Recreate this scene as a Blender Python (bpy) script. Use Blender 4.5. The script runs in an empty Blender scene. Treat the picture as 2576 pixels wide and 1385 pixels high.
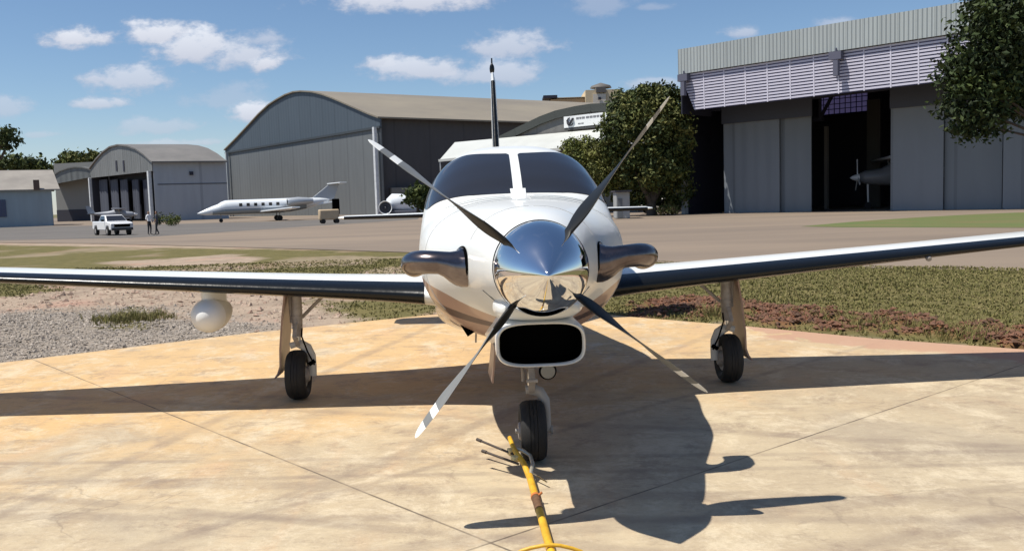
import bpy, bmesh, math, random
import numpy as np
from mathutils import Vector, Matrix
R = math.radians
rng = np.random.default_rng(7)
random.seed(7)
scene = bpy.context.scene
COL = scene.collection

# ------------------------------------------------------------------ camera
FPX, PITCH, ROLL, CAMH = 2250.0, math.atan(189/2250), .031, 1.65   # focal length in px of a 2576 px wide frame
cam_d = bpy.data.cameras.new('camera')
cam_d.sensor_width = 36.0
cam_d.lens = 36.0*FPX/2576
cam_d.clip_start = .05
cam_d.clip_end = 6000
cam = bpy.data.objects.new('camera', cam_d)
COL.objects.link(cam)
_fw = Vector((0, math.cos(PITCH), -math.sin(PITCH)))
_up0 = Vector((0, math.sin(PITCH), math.cos(PITCH)))
_rt0 = Vector((1, 0, 0))
_up = _up0*math.cos(ROLL) + _rt0*math.sin(ROLL)
_rt = _rt0*math.cos(ROLL) - _up0*math.sin(ROLL)
m = Matrix((( _rt.x, _up.x, -_fw.x, 0), (_rt.y, _up.y, -_fw.y, 0), (_rt.z, _up.z, -_fw.z, CAMH), (0, 0, 0, 1)))
cam.matrix_world = m
scene.camera = cam

# ------------------------------------------------------------------ view
scene.view_settings.view_transform = 'Standard'
scene.view_settings.look = 'None'
scene.view_settings.gamma = 1
scene.view_settings.use_curve_mapping = False
scene.view_settings.exposure = 0.25
scene.cycles.max_bounces = 8
scene.cycles.use_denoising = True

# ------------------------------------------------------------------ sun
SUNV = Vector((.455, .128, -1)).normalized()         # direction the light travels
sun_el = math.asin(-SUNV.z)
sd = bpy.data.lights.new('sun', 'SUN')
sd.energy = 5.0
sd.angle = R(.53)
sd.color = (1, .95, .86)
sun = bpy.data.objects.new('sun', sd)
COL.objects.link(sun)
sun.rotation_euler = SUNV.to_track_quat('-Z', 'Y').to_euler()
sun.location = (0, 0, 50)

def G(px, py, z=0.0):
    """ground point (x, y) where the line of sight of a photo position meets height z"""
    x, y, w = ray(px, py)
    t = (z-CAMH)/w
    return np.array([x*t, y*t])
def ray(px, py):
    u, v = px-1288, py-692.5
    up, vp = u*math.cos(ROLL)-v*math.sin(ROLL), v*math.cos(ROLL)+u*math.sin(ROLL)
    a, b = up/FPX, -vp/FPX
    return a, math.cos(PITCH)+b*math.sin(PITCH), -math.sin(PITCH)+b*math.cos(PITCH)
def at(px, py, D):
    x, y, w = ray(px, py)
    t = D/y
    return np.array([x*t, D, CAMH+w*t])
class Plane:
    """a vertical wall plane through p0 along d"""
    def __init__(s, p0, d):
        s.p = np.array(p0, float); s.d = np.array(d, float)/np.hypot(*d)
        s.n = np.array([s.d[1], -s.d[0]])
        if s.n @ (-s.p) < 0: s.n = -s.n              # towards the camera
    def off(s, k): return Plane(s.p+s.n*k, s.d)
    def sz(s, px, py):
        x, y, w = ray(px, py)
        t = (s.p @ s.n)/(np.array([x, y]) @ s.n)
        q = np.array([x, y])*t
        return (q-s.p) @ s.d, CAMH+w*t
    def pt(s, u, z, k=0.0):
        q = s.p+s.d*u+s.n*k
        return (q[0], q[1], z)
    def at(s, px, py, k=0.0):
        u, z = s.sz(px, py)
        return s.pt(u, z, k)

# ------------------------------------------------------------------ sky
world = bpy.data.worlds.new('World')
scene.world = world
world.use_nodes = True
nt = world.node_tree
nt.nodes.clear()
def nd(tree, typ, **kw):
    n = tree.nodes.new(typ)
    for k, v in kw.items():
        if k.startswith('i_'):
            n.inputs[int(k[2:])].default_value = v
        else: setattr(n, k, v)
    return n
def math_n(tree, op, a, b=None, c=None, clamp=False):
    n = tree.nodes.new('ShaderNodeMath'); n.operation = op; n.use_clamp = clamp
    for i, x in enumerate((a, b, c)):
        if x is None: continue
        if isinstance(x, (int, float)): n.inputs[i].default_value = x
        else: tree.links.new(x, n.inputs[i])
    return n.outputs[0]
def build_sky():
    L = nt.links.new
    out = nd(nt, 'ShaderNodeOutputWorld'); bg = nd(nt, 'ShaderNodeBackground')
    sky = nd(nt, 'ShaderNodeTexSky', sky_type='NISHITA', sun_disc=False)
    sky.sun_elevation = sun_el
    sky.sun_rotation = math.atan2(-SUNV.x, -SUNV.y)
    sky.air_density = 1.0; sky.dust_density = .25; sky.ozone_density = 4.0; sky.altitude = 600
    tc = nd(nt, 'ShaderNodeTexCoord')
    sep = nd(nt, 'ShaderNodeSeparateXYZ'); L(tc.outputs['Generated'], sep.inputs[0])
    yc = math_n(nt, 'MAXIMUM', math_n(nt, 'ABSOLUTE', sep.outputs[1]), .05)
    px = math_n(nt, 'DIVIDE', sep.outputs[0], yc)
    pz = math_n(nt, 'DIVIDE', sep.outputs[2], yc)
    cmb = nd(nt, 'ShaderNodeCombineXYZ'); L(px, cmb.inputs[0]); L(pz, cmb.inputs[2])
    n1 = nd(nt, 'ShaderNodeTexNoise'); n1.inputs['Scale'].default_value = 38; n1.inputs['Detail'].default_value = 7; n1.inputs['Roughness'].default_value = .62
    mp = nd(nt, 'ShaderNodeMapping'); mp.inputs['Scale'].default_value = (1, 1, 1.8); L(cmb.outputs[0], mp.inputs[0]); L(mp.outputs[0], n1.inputs['Vector'])
    n2 = nd(nt, 'ShaderNodeTexNoise'); n2.inputs['Scale'].default_value = 13; n2.inputs['Detail'].default_value = 4; L(mp.outputs[0], n2.inputs['Vector'])
    noise = math_n(nt, 'SUBTRACT', n1.outputs[0], .5)
    noise2 = math_n(nt, 'SUBTRACT', n2.outputs[0], .5)
    clouds = [  # photo position, half axes, density
        (203, 100, 92, 34, 1.0), (165, 96, 40, 26, 1.0), (395, 92, 105, 42, 1.0), (480, 125, 120, 50, .95), (620, 140, 110, 55, .85), (665, 160, 60, 30, 1.0), (650, 105, 70, 30, .6),
        (330, 205, 125, 44, .75), (240, 198, 55, 24, .75), (250, 262, 70, 18, .75), (1030, 2, 230, 42, .95), (1050, 178, 140, 38, .85), (960, 160, 50, 20, .9),
        (1285, 118, 130, 42, .75), (1245, 190, 150, 38, .7), (640, 288, 70, 34, .95), (1870, 84, 60, 22, .6), (1640, 212, 90, 18, .5), (1510, 15, 90, 40, .35),
        (15, 272, 75, 34, .5), (400, 322, 130, 26, .45), (560, 250, 120, 40, .3), (100, 340, 60, 12, .4), (2100, 60, 60, 20, .5), (1640, 20, 60, 12, .3), (460, 360, 140, 14, .55),
        (-300, 140, 160, 60, .8), (2900, 120, 200, 70, .8), (2300, -200, 220, 70, .8), (700, -260, 260, 90, .8)]
    tot = None; shade = None
    for cx, cy, a, b, dn in clouds:
        x, y, w = ray(cx, cy)
        dx = math_n(nt, 'MULTIPLY', math_n(nt, 'SUBTRACT', px, x/y), FPX/(a*1.08))
        dz = math_n(nt, 'MULTIPLY', math_n(nt, 'SUBTRACT', pz, w/y), FPX/(b*1.12))
        # flat bottoms: the lower half falls off faster
        dzb = math_n(nt, 'MULTIPLY', math_n(nt, 'MINIMUM', dz, 0.0), 1.5)
        dzz = math_n(nt, 'ADD', math_n(nt, 'MAXIMUM', dz, 0.0), dzb)
        rr = math_n(nt, 'ADD', math_n(nt, 'MULTIPLY', dx, dx), math_n(nt, 'MULTIPLY', dzz, dzz))
        rr = math_n(nt, 'SQRT', rr)
        base = math_n(nt, 'SUBTRACT', 1.0, rr)
        e = math_n(nt, 'ADD', base, math_n(nt, 'MULTIPLY', noise, 1.9))
        e = math_n(nt, 'ADD', e, math_n(nt, 'MULTIPLY', noise2, 1.6))
        s = nd(nt, 'ShaderNodeMapRange', interpolation_type='SMOOTHSTEP'); L(e, s.inputs[0])
        s.inputs[1].default_value = -.08; s.inputs[2].default_value = .68; s.inputs[3].default_value = 0; s.inputs[4].default_value = dn
        sh = math_n(nt, 'MULTIPLY', s.outputs[0], math_n(nt, 'MULTIPLY_ADD', dz, .5, .5, clamp=True))
        tot = s.outputs[0] if tot is None else math_n(nt, 'MAXIMUM', tot, s.outputs[0])
        shade = sh if shade is None else math_n(nt, 'MAXIMUM', shade, sh)
    # thin broken cloud overhead, out of the frame, for the reflections
    n3 = nd(nt, 'ShaderNodeTexNoise'); n3.inputs['Scale'].default_value = 3.2; n3.inputs['Detail'].default_value = 6; L(tc.outputs['Generated'], n3.inputs['Vector'])
    s3 = nd(nt, 'ShaderNodeMapRange', interpolation_type='SMOOTHSTEP'); L(n3.outputs[0], s3.inputs[0]); s3.inputs[1].default_value = .55; s3.inputs[2].default_value = .75; s3.inputs[4].default_value = .12
    hi = nd(nt, 'ShaderNodeMapRange', interpolation_type='SMOOTHSTEP'); L(pz, hi.inputs[0]); hi.inputs[1].default_value = .42; hi.inputs[2].default_value = .7
    tot = math_n(nt, 'MAXIMUM', tot, math_n(nt, 'MULTIPLY', s3.outputs[0], hi.outputs[0]))
    # pale band low down, where the air is thick
    lo = nd(nt, 'ShaderNodeMapRange', interpolation_type='SMOOTHSTEP'); L(pz, lo.inputs[0]); lo.inputs[1].default_value = .13; lo.inputs[2].default_value = -.02; lo.inputs[3].default_value = 0; lo.inputs[4].default_value = .34
    tot = math_n(nt, 'MAXIMUM', tot, lo.outputs[0])
    cc = nd(nt, 'ShaderNodeMixRGB'); L(shade, cc.inputs[0])
    cc.inputs[1].default_value = (5.2, 5.5, 6.6, 1); cc.inputs[2].default_value = (8.6, 9.0, 9.8, 1)
    hs = nd(nt, 'ShaderNodeHueSaturation'); hs.inputs['Saturation'].default_value = SKY_SAT; hs.inputs['Value'].default_value = SKY_VAL; L(sky.outputs[0], hs.inputs['Color'])
    mx = nd(nt, 'ShaderNodeMixRGB'); L(tot, mx.inputs[0]); L(hs.outputs[0], mx.inputs[1]); L(cc.outputs[0], mx.inputs[2])
    L(mx.outputs[0], bg.inputs[0]); bg.inputs[1].default_value = .085
    L(bg.outputs[0], out.inputs[0])
SKY_SAT, SKY_VAL = 1.03, 1.08
build_sky()

# ------------------------------------------------------------------ materials
def hexc(r, g, b):
    f = lambda c: (c/255/12.92) if c/255 <= .04045 else ((c/255+.055)/1.055)**2.4
    return (f(r), f(g), f(b), 1)
def mat(name, col, rough=.5, metal=0, noise=0, nscale=5, bump=0, bscale=30, coat=0, col2=None, detail=5, streak=None, trans=0, spec=None):
    m = bpy.data.materials.new(name); m.use_nodes = True
    t = m.node_tree; L = t.links.new
    b = t.nodes['Principled BSDF']
    if len(col) == 3: col = (*col, 1)
    b.inputs['Base Color'].default_value = col
    b.inputs['Roughness'].default_value = rough
    b.inputs['Metallic'].default_value = metal
    if spec is not None: b.inputs['Specular IOR Level'].default_value = spec
    if coat: b.inputs['Coat Weight'].default_value = coat; b.inputs['Coat Roughness'].default_value = .03
    tc = t.nodes.new('ShaderNodeTexCoord'); v = tc.outputs['Object']
    if streak:
        mp = t.nodes.new('ShaderNodeMapping'); mp.inputs['Scale'].default_value = streak; L(v, mp.inputs[0]); v = mp.outputs[0]
    if noise or col2:
        n = t.nodes.new('ShaderNodeTexNoise'); n.inputs['Scale'].default_value = nscale; n.inputs['Detail'].default_value = detail; n.inputs['Roughness'].default_value = .6
        L(v, n.inputs['Vector'])
        mx = t.nodes.new('ShaderNodeMixRGB')
        c2 = col2 if col2 else tuple(c*(1-noise) for c in col[:3])
        mx.inputs[1].default_value = col; mx.inputs[2].default_value = (*c2[:3], 1)
        mr = t.nodes.new('ShaderNodeMapRange'); mr.inputs[1].default_value = .35; mr.inputs[2].default_value = .65
        L(n.outputs[0], mr.inputs[0]); L(mr.outputs[0], mx.inputs[0]); L(mx.outputs[0], b.inputs['Base Color'])
    if bump:
        n = t.nodes.new('ShaderNodeTexNoise'); n.inputs['Scale'].default_value = bscale; n.inputs['Detail'].default_value = 6
        L(v, n.inputs['Vector'])
        bp = t.nodes.new('ShaderNodeBump'); bp.inputs['Strength'].default_value = bump; bp.inputs['Distance'].default_value = .02
        L(n.outputs[0], bp.inputs['Height']); L(bp.outputs[0], b.inputs['Normal'])
    return m
def sheet_metal(name, col, pitch, ang, rough=.55, depth=.04, noise=.22, axis='v', stain=.0):
    """profiled sheet cladding: ribs every `pitch` m across the wall whose plan direction is ang"""
    m = mat(name, col, rough)
    t = m.node_tree; L = t.links.new; b = t.nodes['Principled BSDF']
    ge = t.nodes.new('ShaderNodeTexCoord')
    mp = t.nodes.new('ShaderNodeMapping'); mp.inputs['Rotation'].default_value = (0, 0, -ang); L(ge.outputs['Object'], mp.inputs[0])
    sp = t.nodes.new('ShaderNodeSeparateXYZ'); L(mp.outputs[0], sp.inputs[0])
    w = math_n(t, 'SINE', math_n(t, 'MULTIPLY', sp.outputs[0], 2*math.pi/pitch))
    bp = t.nodes.new('ShaderNodeBump'); bp.inputs['Strength'].default_value = .8; bp.inputs['Distance'].default_value = depth
    L(w, bp.inputs['Height']); L(bp.outputs[0], b.inputs['Normal'])
    # separate panels and grime
    fl = math_n(t, 'FLOOR', math_n(t, 'DIVIDE', sp.outputs[0], pitch*4))
    wn = t.nodes.new('ShaderNodeTexWhiteNoise'); wn.noise_dimensions = '1D'; L(fl, wn.inputs['W'])
    n = t.nodes.new('ShaderNodeTexNoise'); n.inputs['Scale'].default_value = .35; n.inputs['Detail'].default_value = 6
    m2 = t.nodes.new('ShaderNodeMapping'); m2.inputs['Scale'].default_value = (3, 3, .5); L(ge.outputs['Object'], m2.inputs[0]); L(m2.outputs[0], n.inputs['Vector'])
    k = math_n(t, 'ADD', math_n(t, 'MULTIPLY', wn.outputs[0], .35), math_n(t, 'MULTIPLY', n.outputs[0], .9))
    k = math_n(t, 'MULTIPLY', math_n(t, 'SUBTRACT', k, .25, clamp=True), noise*1.6, clamp=True)
    # narrow dark line at each overlap
    fr = math_n(t, 'FRACT', math_n(t, 'DIVIDE', sp.outputs[0], pitch*4))
    ln = math_n(t, 'MULTIPLY', math_n(t, 'LESS_THAN', fr, .05), .28)
    k = math_n(t, 'ADD', k, ln, clamp=True)
    mx = t.nodes.new('ShaderNodeMixRGB'); L(k, mx.inputs[0])
    c = col[:3]
    mx.inputs[1].default_value = (*c, 1); mx.inputs[2].default_value = (*(x*.35 for x in c), 1)
    L(mx.outputs[0], b.inputs['Base Color'])
    return m

# ------------------------------------------------------------------ mesh helpers
class MB:
    def __init__(s): s.V = []; s.F = []; s.I = []
    def add(s, vs, fs, m=0):
        o = len(s.V); s.V += [tuple(map(float, v)) for v in vs]
        s.F += [tuple(i+o for i in f) for f in fs]; s.I += [m]*len(fs)
    def box(s, c, d, rz=0, m=0, ax=None):
        hx, hy, hz = d[0]/2, d[1]/2, d[2]/2
        vs = [(x*hx, y*hy, z*hz) for x in (-1, 1) for y in (-1, 1) for z in (-1, 1)]
        M3 = ax if ax is not None else Matrix.Rotation(rz, 3, 'Z')
        vs = [M3 @ Vector(v)+Vector(c) for v in vs]
        s.add(vs, [(0, 1, 3, 2), (4, 6, 7, 5), (0, 4, 5, 1), (2, 3, 7, 6), (0, 2, 6, 4), (1, 5, 7, 3)], m)
    def beam(s, a, b, w, h=None, m=0):
        a, b = Vector(a), Vector(b); h = h or w
        z = (b-a).normalized(); x = z.cross(Vector((0, 0, 1)))
        if x.length < .01: x = Vector((1, 0, 0))
        x.normalize(); y = z.cross(x)
        M3 = Matrix((x, y, z)).transposed()
        s.box((a+b)/2, (w, h, (b-a).length), m=m, ax=M3)
    def loft(s, rings, m=0, caps=(True, True), closed=True, mi=None):
        n = len(rings[0]); vs = [v for r in rings for v in r]; fs = []; idx = []
        for i in range(len(rings)-1):
            for j in range(n if closed else n-1):
                k = (j+1) % n
                fs.append((i*n+j, i*n+k, (i+1)*n+k, (i+1)*n+j)); idx.append(mi[i] if mi else m)
        if caps[0]: fs.append(tuple(range(n))[::-1]); idx.append(mi[0] if mi else m)
        if caps[1]: fs.append(tuple(range((len(rings)-1)*n, len(rings)*n))); idx.append(mi[-1] if mi else m)
        o = len(s.V); s.V += [tuple(map(float, v)) for v in vs]
        s.F += [tuple(i+o for i in f) for f in fs]; s.I += idx
    def tube(s, pts, rad, n=12, m=0, caps=(True, True), sq=None):
        pts = [Vector(p) for p in pts]
        if isinstance(rad, (int, float)): rad = [rad]*len(pts)
        rings = []; ref = None
        for i, p in enumerate(pts):
            t = (pts[min(i+1, len(pts)-1)]-pts[max(i-1, 0)]).normalized()
            if ref is None:
                ref = t.cross(Vector((0, 0, 1)))
                if ref.length < .05: ref = Vector((1, 0, 0))
            x = (ref-t*ref.dot(t)).normalized(); ref = x; y = t.cross(x)
            q = sq[i] if sq else 1
            rings.append([p+(x*math.cos(a)+y*math.sin(a)*q)*rad[i] for a in (2*math.pi*k/n for k in range(n))])
        s.loft(rings, m, caps)
    def lathe(s, prof, o, axis, n=40, m=0, mi=None, caps=(True, True)):
        """prof: list of (distance along the axis, radius)"""
        z = Vector(axis).normalized(); x = z.orthogonal().normalized(); y = z.cross(x); o = Vector(o)
        rings = [[o+z*a+(x*math.cos(q)+y*math.sin(q))*max(r, 1e-4) for q in (2*math.pi*k/n for k in range(n))] for a, r in prof]
        s.loft(rings, m, caps, mi=mi)
    def prism(s, poly, off, m=0):
        """poly: 3D outline, extruded by the vector off"""
        n = len(poly); off = Vector(off)
        a = [Vector(p) for p in poly]; b = [p+off for p in a]
        s.add(a+b, [tuple(range(n))[::-1], tuple(range(n, 2*n))]+[(i, (i+1) % n, n+(i+1) % n, n+i) for i in range(n)], m)
    def grid(s, f, nu, nv, m=0, thick=None):
        """f(u,v) -> point; an open patch, or a closed shell when thick(u,v)->inner point is given"""
        vs = [f(i/nu, j/nv) for i in range(nu+1) for j in range(nv+1)]
        fs = [(i*(nv+1)+j, (i+1)*(nv+1)+j, (i+1)*(nv+1)+j+1, i*(nv+1)+j+1) for i in range(nu) for j in range(nv)]
        if thick:
            N = len(vs); vs += [thick(i/nu, j/nv) for i in range(nu+1) for j in range(nv+1)]
            fs += [tuple(k+N for k in q[::-1]) for q in fs]
            edge = [(i, 0) for i in range(nu)]+[(nu, j) for j in range(nv)]+[(i, nv) for i in range(nu, 0, -1)]+[(0, j) for j in range(nv, 0, -1)]
            ids = [i*(nv+1)+j for i, j in edge]
            fs += [(ids[k], ids[k]+N, ids[(k+1) % len(ids)]+N, ids[(k+1) % len(ids)]) for k in range(len(ids))]
        s.add(vs, fs, m)
    def build(s, name, mats, parent=None, angle=35, bevel=0, loc=None):
        me = bpy.data.meshes.new(name)
        V = s.V
        if loc is not None: V = [(a-loc[0], b-loc[1], c-loc[2]) for a, b, c in V]
        me.from_pydata(V, [], s.F)
        if not isinstance(mats, (list, tuple)): mats = [mats]
        for k in mats: me.materials.append(k)
        me.polygons.foreach_set('material_index', s.I)
        bm = bmesh.new(); bm.from_mesh(me)
        bmesh.ops.remove_doubles(bm, verts=bm.verts, dist=1e-5)
        bmesh.ops.recalc_face_normals(bm, faces=bm.faces)
        bm.to_mesh(me); bm.free()
        if angle:
            me.shade_smooth(); me.set_sharp_from_angle(angle=R(angle))
        me.update()
        o = bpy.data.objects.new(name, me); COL.objects.link(o)
        if loc is not None: o.location = loc
        if parent is not None: o.parent = parent
        if bevel:
            b = o.modifiers.new('edge', 'BEVEL'); b.width = bevel; b.segments = 2; b.limit_method = 'ANGLE'; b.angle_limit = R(40)
        return o
def empty(name, loc, rz=0):
    o = bpy.data.objects.new(name, None); COL.objects.link(o); o.location = loc; o.rotation_euler = (0, 0, rz); o.empty_display_size = .2
    return o
def tag(o, label, cat=None, group=None, kind=None):
    if label: o['label'] = label
    if cat: o['category'] = cat
    if group: o['group'] = group
    if kind: o['kind'] = kind
    return o
def fast_mesh(name, V, F, mats, idx=None, smooth=False, k=None):
    V = np.asarray(V, np.float32); F = np.asarray(F, np.int32); k = F.shape[1]
    me = bpy.data.meshes.new(name)
    me.vertices.add(len(V)); me.vertices.foreach_set('co', V.ravel())
    me.loops.add(F.size); me.loops.foreach_set('vertex_index', F.ravel())
    me.polygons.add(len(F)); me.polygons.foreach_set('loop_start', np.arange(len(F), dtype=np.int32)*k)
    me.polygons.foreach_set('loop_total', np.full(len(F), k, np.int32))
    for q in (mats if isinstance(mats, (list, tuple)) else [mats]): me.materials.append(q)
    if idx is not None: me.polygons.foreach_set('material_index', np.asarray(idx, np.int32))
    me.polygons.foreach_set('use_smooth', np.full(len(F), smooth))
    me.update(); me.validate()
    o = bpy.data.objects.new(name, me); COL.objects.link(o)
    return o
def pip(P, poly):
    x, y = P[:, 0], P[:, 1]; ins = np.zeros(len(P), bool); n = len(poly)
    for i in range(n):
        (x1, y1), (x2, y2) = poly[i], poly[(i+1) % n]
        c = ((y1 > y) != (y2 > y)) & (x < (x2-x1)*(y-y1)/(y2-y1+1e-12)+x1)
        ins ^= c
    return ins
def sdist(P, poly):
    """signed distance to the outline: positive inside"""
    d = np.full(len(P), 1e9); n = len(poly)
    for i in range(n):
        a = np.array(poly[i]); b = np.array(poly[(i+1) % n]); ab = b-a
        t = np.clip(((P-a) @ ab)/(ab @ ab+1e-12), 0, 1)
        d = np.minimum(d, np.hypot(*(P-a-t[:, None]*ab).T))
    return np.where(pip(P, poly), d, -d)
def vnoise(P, s, seed=0):
    """smooth value noise in -1..1 over 2D points"""
    r = np.random.default_rng(seed); T = r.uniform(-1, 1, (256, 256))
    q = P*s+1000; i = np.floor(q).astype(int); f = q-i; f = f*f*(3-2*f)
    a = T[i[:, 0] % 256, i[:, 1] % 256]; b = T[(i[:, 0]+1) % 256, i[:, 1] % 256]
    c = T[i[:, 0] % 256, (i[:, 1]+1) % 256]; d = T[(i[:, 0]+1) % 256, (i[:, 1]+1) % 256]
    return (a*(1-f[:, 0])+b*f[:, 0])*(1-f[:, 1])+(c*(1-f[:, 0])+d*f[:, 0])*f[:, 1]
def fbm(P, s, seed=0, o=4):
    return sum(vnoise(P, s*2**k, seed+k)*.5**k for k in range(o))
def pxpoly(*pts): return [tuple(G(a, b)) for a, b in pts]

# ------------------------------------------------------------------ ground
C_GRASS = (.155, .13, .052); C_GRASS2 = (.105, .095, .036)
m_ground = mat('dry_grass', C_GRASS, .95, nscale=.25, col2=(.10, .095, .032), detail=9, bump=.6, bscale=3)
g = MB(); g.add([(-2500, -60, -.14), (2500, -60, -.14), (2500, 5000, -.14), (-2500, 5000, -.14)], [(0, 1, 2, 3)])
tag(g.build('ground', m_ground, angle=0), 'flat ground of dry olive grass reaching to the horizon', kind='structure')

def near_mat():
    m = bpy.data.materials.new('earth_and_turf'); m.use_nodes = True
    t = m.node_tree; L = t.links.new; b = t.nodes['Principled BSDF']; b.inputs['Roughness'].default_value = .95; b.inputs['Specular IOR Level'].default_value = .15
    at_ = t.nodes.new('ShaderNodeAttribute'); at_.attribute_name = 'cover'
    sp = t.nodes.new('ShaderNodeSeparateColor'); L(at_.outputs['Color'], sp.inputs[0])
    tc = t.nodes.new('ShaderNodeTexCoord')
    def two(c1, c2, sc, det=8, lo=.38, hi=.62):
        n = t.nodes.new('ShaderNodeTexNoise'); n.inputs['Scale'].default_value = sc; n.inputs['Detail'].default_value = det; n.inputs['Roughness'].default_value = .7
        L(tc.outputs['Object'], n.inputs['Vector'])
        mr = t.nodes.new('ShaderNodeMapRange'); mr.inputs[1].default_value = lo; mr.inputs[2].default_value = hi; L(n.outputs[0], mr.inputs[0])
        mx = t.nodes.new('ShaderNodeMixRGB'); L(mr.outputs[0], mx.inputs[0]); mx.inputs[1].default_value = (*c1, 1); mx.inputs[2].default_value = (*c2, 1)
        return mx.outputs[0]
    dirt = two((.38, .295, .22), (.26, .20, .15), 1.1)
    pink = two((.33, .20, .15), (.38, .275, .205), 2.0)
    mxp = t.nodes.new('ShaderNodeMixRGB'); n0 = t.nodes.new('ShaderNodeTexNoise'); n0.inputs['Scale'].default_value = .5; n0.inputs['Detail'].default_value = 4; L(tc.outputs['Object'], n0.inputs['Vector'])
    mr0 = t.nodes.new('ShaderNodeMapRange'); mr0.inputs[1].default_value = .54; mr0.inputs[2].default_value = .66; L(n0.outputs[0], mr0.inputs[0]); L(mr0.outputs[0], mxp.inputs[0]); L(dirt, mxp.inputs[1]); L(pink, mxp.inputs[2])
    grav = two((.32, .27, .22), (.21, .18, .15), 30, 4)
    gras = two(C_GRASS, C_GRASS2, 2.2, 10)
    reds = two((.22, .095, .05), (.09, .05, .028), 3.5)
    cur = mxp.outputs[0]
    for src, ch in ((grav, 0), (gras, 1), (reds, 2)):
        mx = t.nodes.new('ShaderNodeMixRGB'); L(sp.outputs[ch], mx.inputs[0]); L(cur, mx.inputs[1]); L(src, mx.inputs[2]); cur = mx.outputs[0]
    L(cur, b.inputs['Base Color'])
    n = t.nodes.new('ShaderNodeTexNoise'); n.inputs['Scale'].default_value = 25; n.inputs['Detail'].default_value = 6; L(tc.outputs['Object'], n.inputs['Vector'])
    bp = t.nodes.new('ShaderNodeBump'); bp.inputs['Strength'].default_value = .7; bp.inputs['Distance'].default_value = .03; L(n.outputs[0], bp.inputs['Height']); L(bp.outputs[0], b.inputs['Normal'])
    return m
PAD = [(-30, -14)]+pxpoly((-700, 1004), (-200, 936), (0, 912), (620, 838), (1065, 793), (1310, 772), (1560, 794), (1900, 822), (2200, 851), (2576, 878))+[(9.5, 5.2), (14, 2), (22, -14)]
TAXI_EDGE = pxpoly((-900, 618), (-300, 612), (0, 609), (250, 611), (500, 617), (800, 625), (1065, 633), (1340, 643), (1570, 655), (1850, 660), (2050, 667), (2576, 676), (3000, 682))
def ground_cover():
    X = np.arange(-34, 30, .09); ys = []; y = 5.0
    while y < 62: ys.append(y); y += .05+.0042*y
    Y = np.array(ys)
    xx, yy = np.meshgrid(X, Y, indexing='ij'); P = np.stack([xx.ravel(), yy.ravel()], 1)
    w = np.stack([fbm(P, .9, 3), fbm(P, .9, 13)], 1)*.35+np.stack([fbm(P, 4, 23, 3), fbm(P, 4, 33, 3)], 1)*.06
    Pw = P+w
    S = lambda d, a: np.clip(d/a+.5, 0, 1)
    gravel = pxpoly((-400, 960), (-400, 800), (0, 782), (330, 770), (420, 765), (560, 800), (700, 805), (760, 815), (620, 850), (0, 925))
    grassL = pxpoly((-900, 600), (1700, 640), (1500, 700), (1065, 700), (900, 700), (640, 697), (430, 688), (270, 682), (100, 697), (-900, 706))
    grass2 = pxpoly((-400, 690), (60, 700), (150, 722), (80, 738), (-400, 745))
    grass3 = pxpoly((780, 752), (1100, 748), (1100, 802), (960, 796), (860, 780))
    bare = pxpoly((255, 655), (420, 648), (560, 636), (660, 645), (640, 656), (430, 665), (330, 668))
    tuft = pxpoly((275, 792), (330, 770), (375, 800), (350, 820), (300, 812))
    grassR = [tuple(G(1330, 765)), tuple(G(1500, 640)), (30, 60), (40, 3), (9, 3)]+pxpoly((2576, 878), (2200, 851), (1900, 822), (1560, 794))
    red = pxpoly((1560, 768), (1640, 742), (1800, 747), (1950, 768), (2150, 786), (2350, 802), (2576, 818), (2900, 840), (2900, 890), (2576, 868), (2350, 848), (2150, 832), (1950, 808), (1750, 796), (1560, 792))
    g_ = S(sdist(Pw, gravel)+fbm(P, 1.7, 111)*.35, 1.3)
    gr = np.maximum.reduce([S(sdist(Pw, grassL), 1.2), S(sdist(Pw, grass2), .7), S(sdist(Pw, grass3), .6), S(sdist(Pw, grassR), .3), S(sdist(Pw, tuft), .3)])
    gr *= 1-S(sdist(Pw, bare), .5)
    patch = np.clip(fbm(P, .35, 71)*1.3-.35, 0, .55)*(P[:, 0] < 0)*S(sdist(P, grassL), .6); gr = gr*(1-patch)
    rd = S(sdist(Pw, red), .25)
    lump = np.clip(fbm(P, 2.2, 51)*1.1+1.0, 0, 1)
    rd = rd*lump
    h = -.045+fbm(P, 1.5, 5)*.015+g_*fbm(P, 9, 61, 2)*.012+rd*(.025+np.abs(fbm(P, 5, 81, 3))*.075)+gr*fbm(P, 3, 91)*.012
    sp_ = sdist(P, PAD)
    h = h+np.clip(-sp_, 0, 1.0)*.02*(P[:, 0] > 0)
    far = np.clip((P[:, 1]-16)/10, 0, 1); h = h*(1-far)+(-.05)*far
    h = np.where(sp_ > -.03, -.09, h)
    te = [(-100, 200), (-100, 3)]; ty = np.interp(P[:, 0], [q[0] for q in TAXI_EDGE], [q[1] for q in TAXI_EDGE])
    h = np.where(P[:, 1] > ty-.8, np.minimum(h, -.035), h); h = np.where(P[:, 1] > ty+.5, -.12, h)
    V = np.column_stack([P, h]); nx, ny = len(X), len(Y)
    i, j = np.meshgrid(np.arange(nx-1), np.arange(ny-1), indexing='ij'); a = (i*ny+j).ravel()
    F = np.stack([a, a+ny, a+ny+1, a+1], 1)
    o = fast_mesh('verge_ground', V, F, near_mat(), smooth=True)
    att = o.data.attributes.new('cover', 'FLOAT_COLOR', 'POINT')
    att.data.foreach_set('color', np.column_stack([g_, gr*(1-rd*.0), rd, np.ones(len(P))]).astype(np.float32).ravel())
    tag(o, 'bare pinkish earth, gravel and olive turf around the concrete pad', kind='structure')
    return P, g_, gr, rd, h, sp_
cover = ground_cover()

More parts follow.
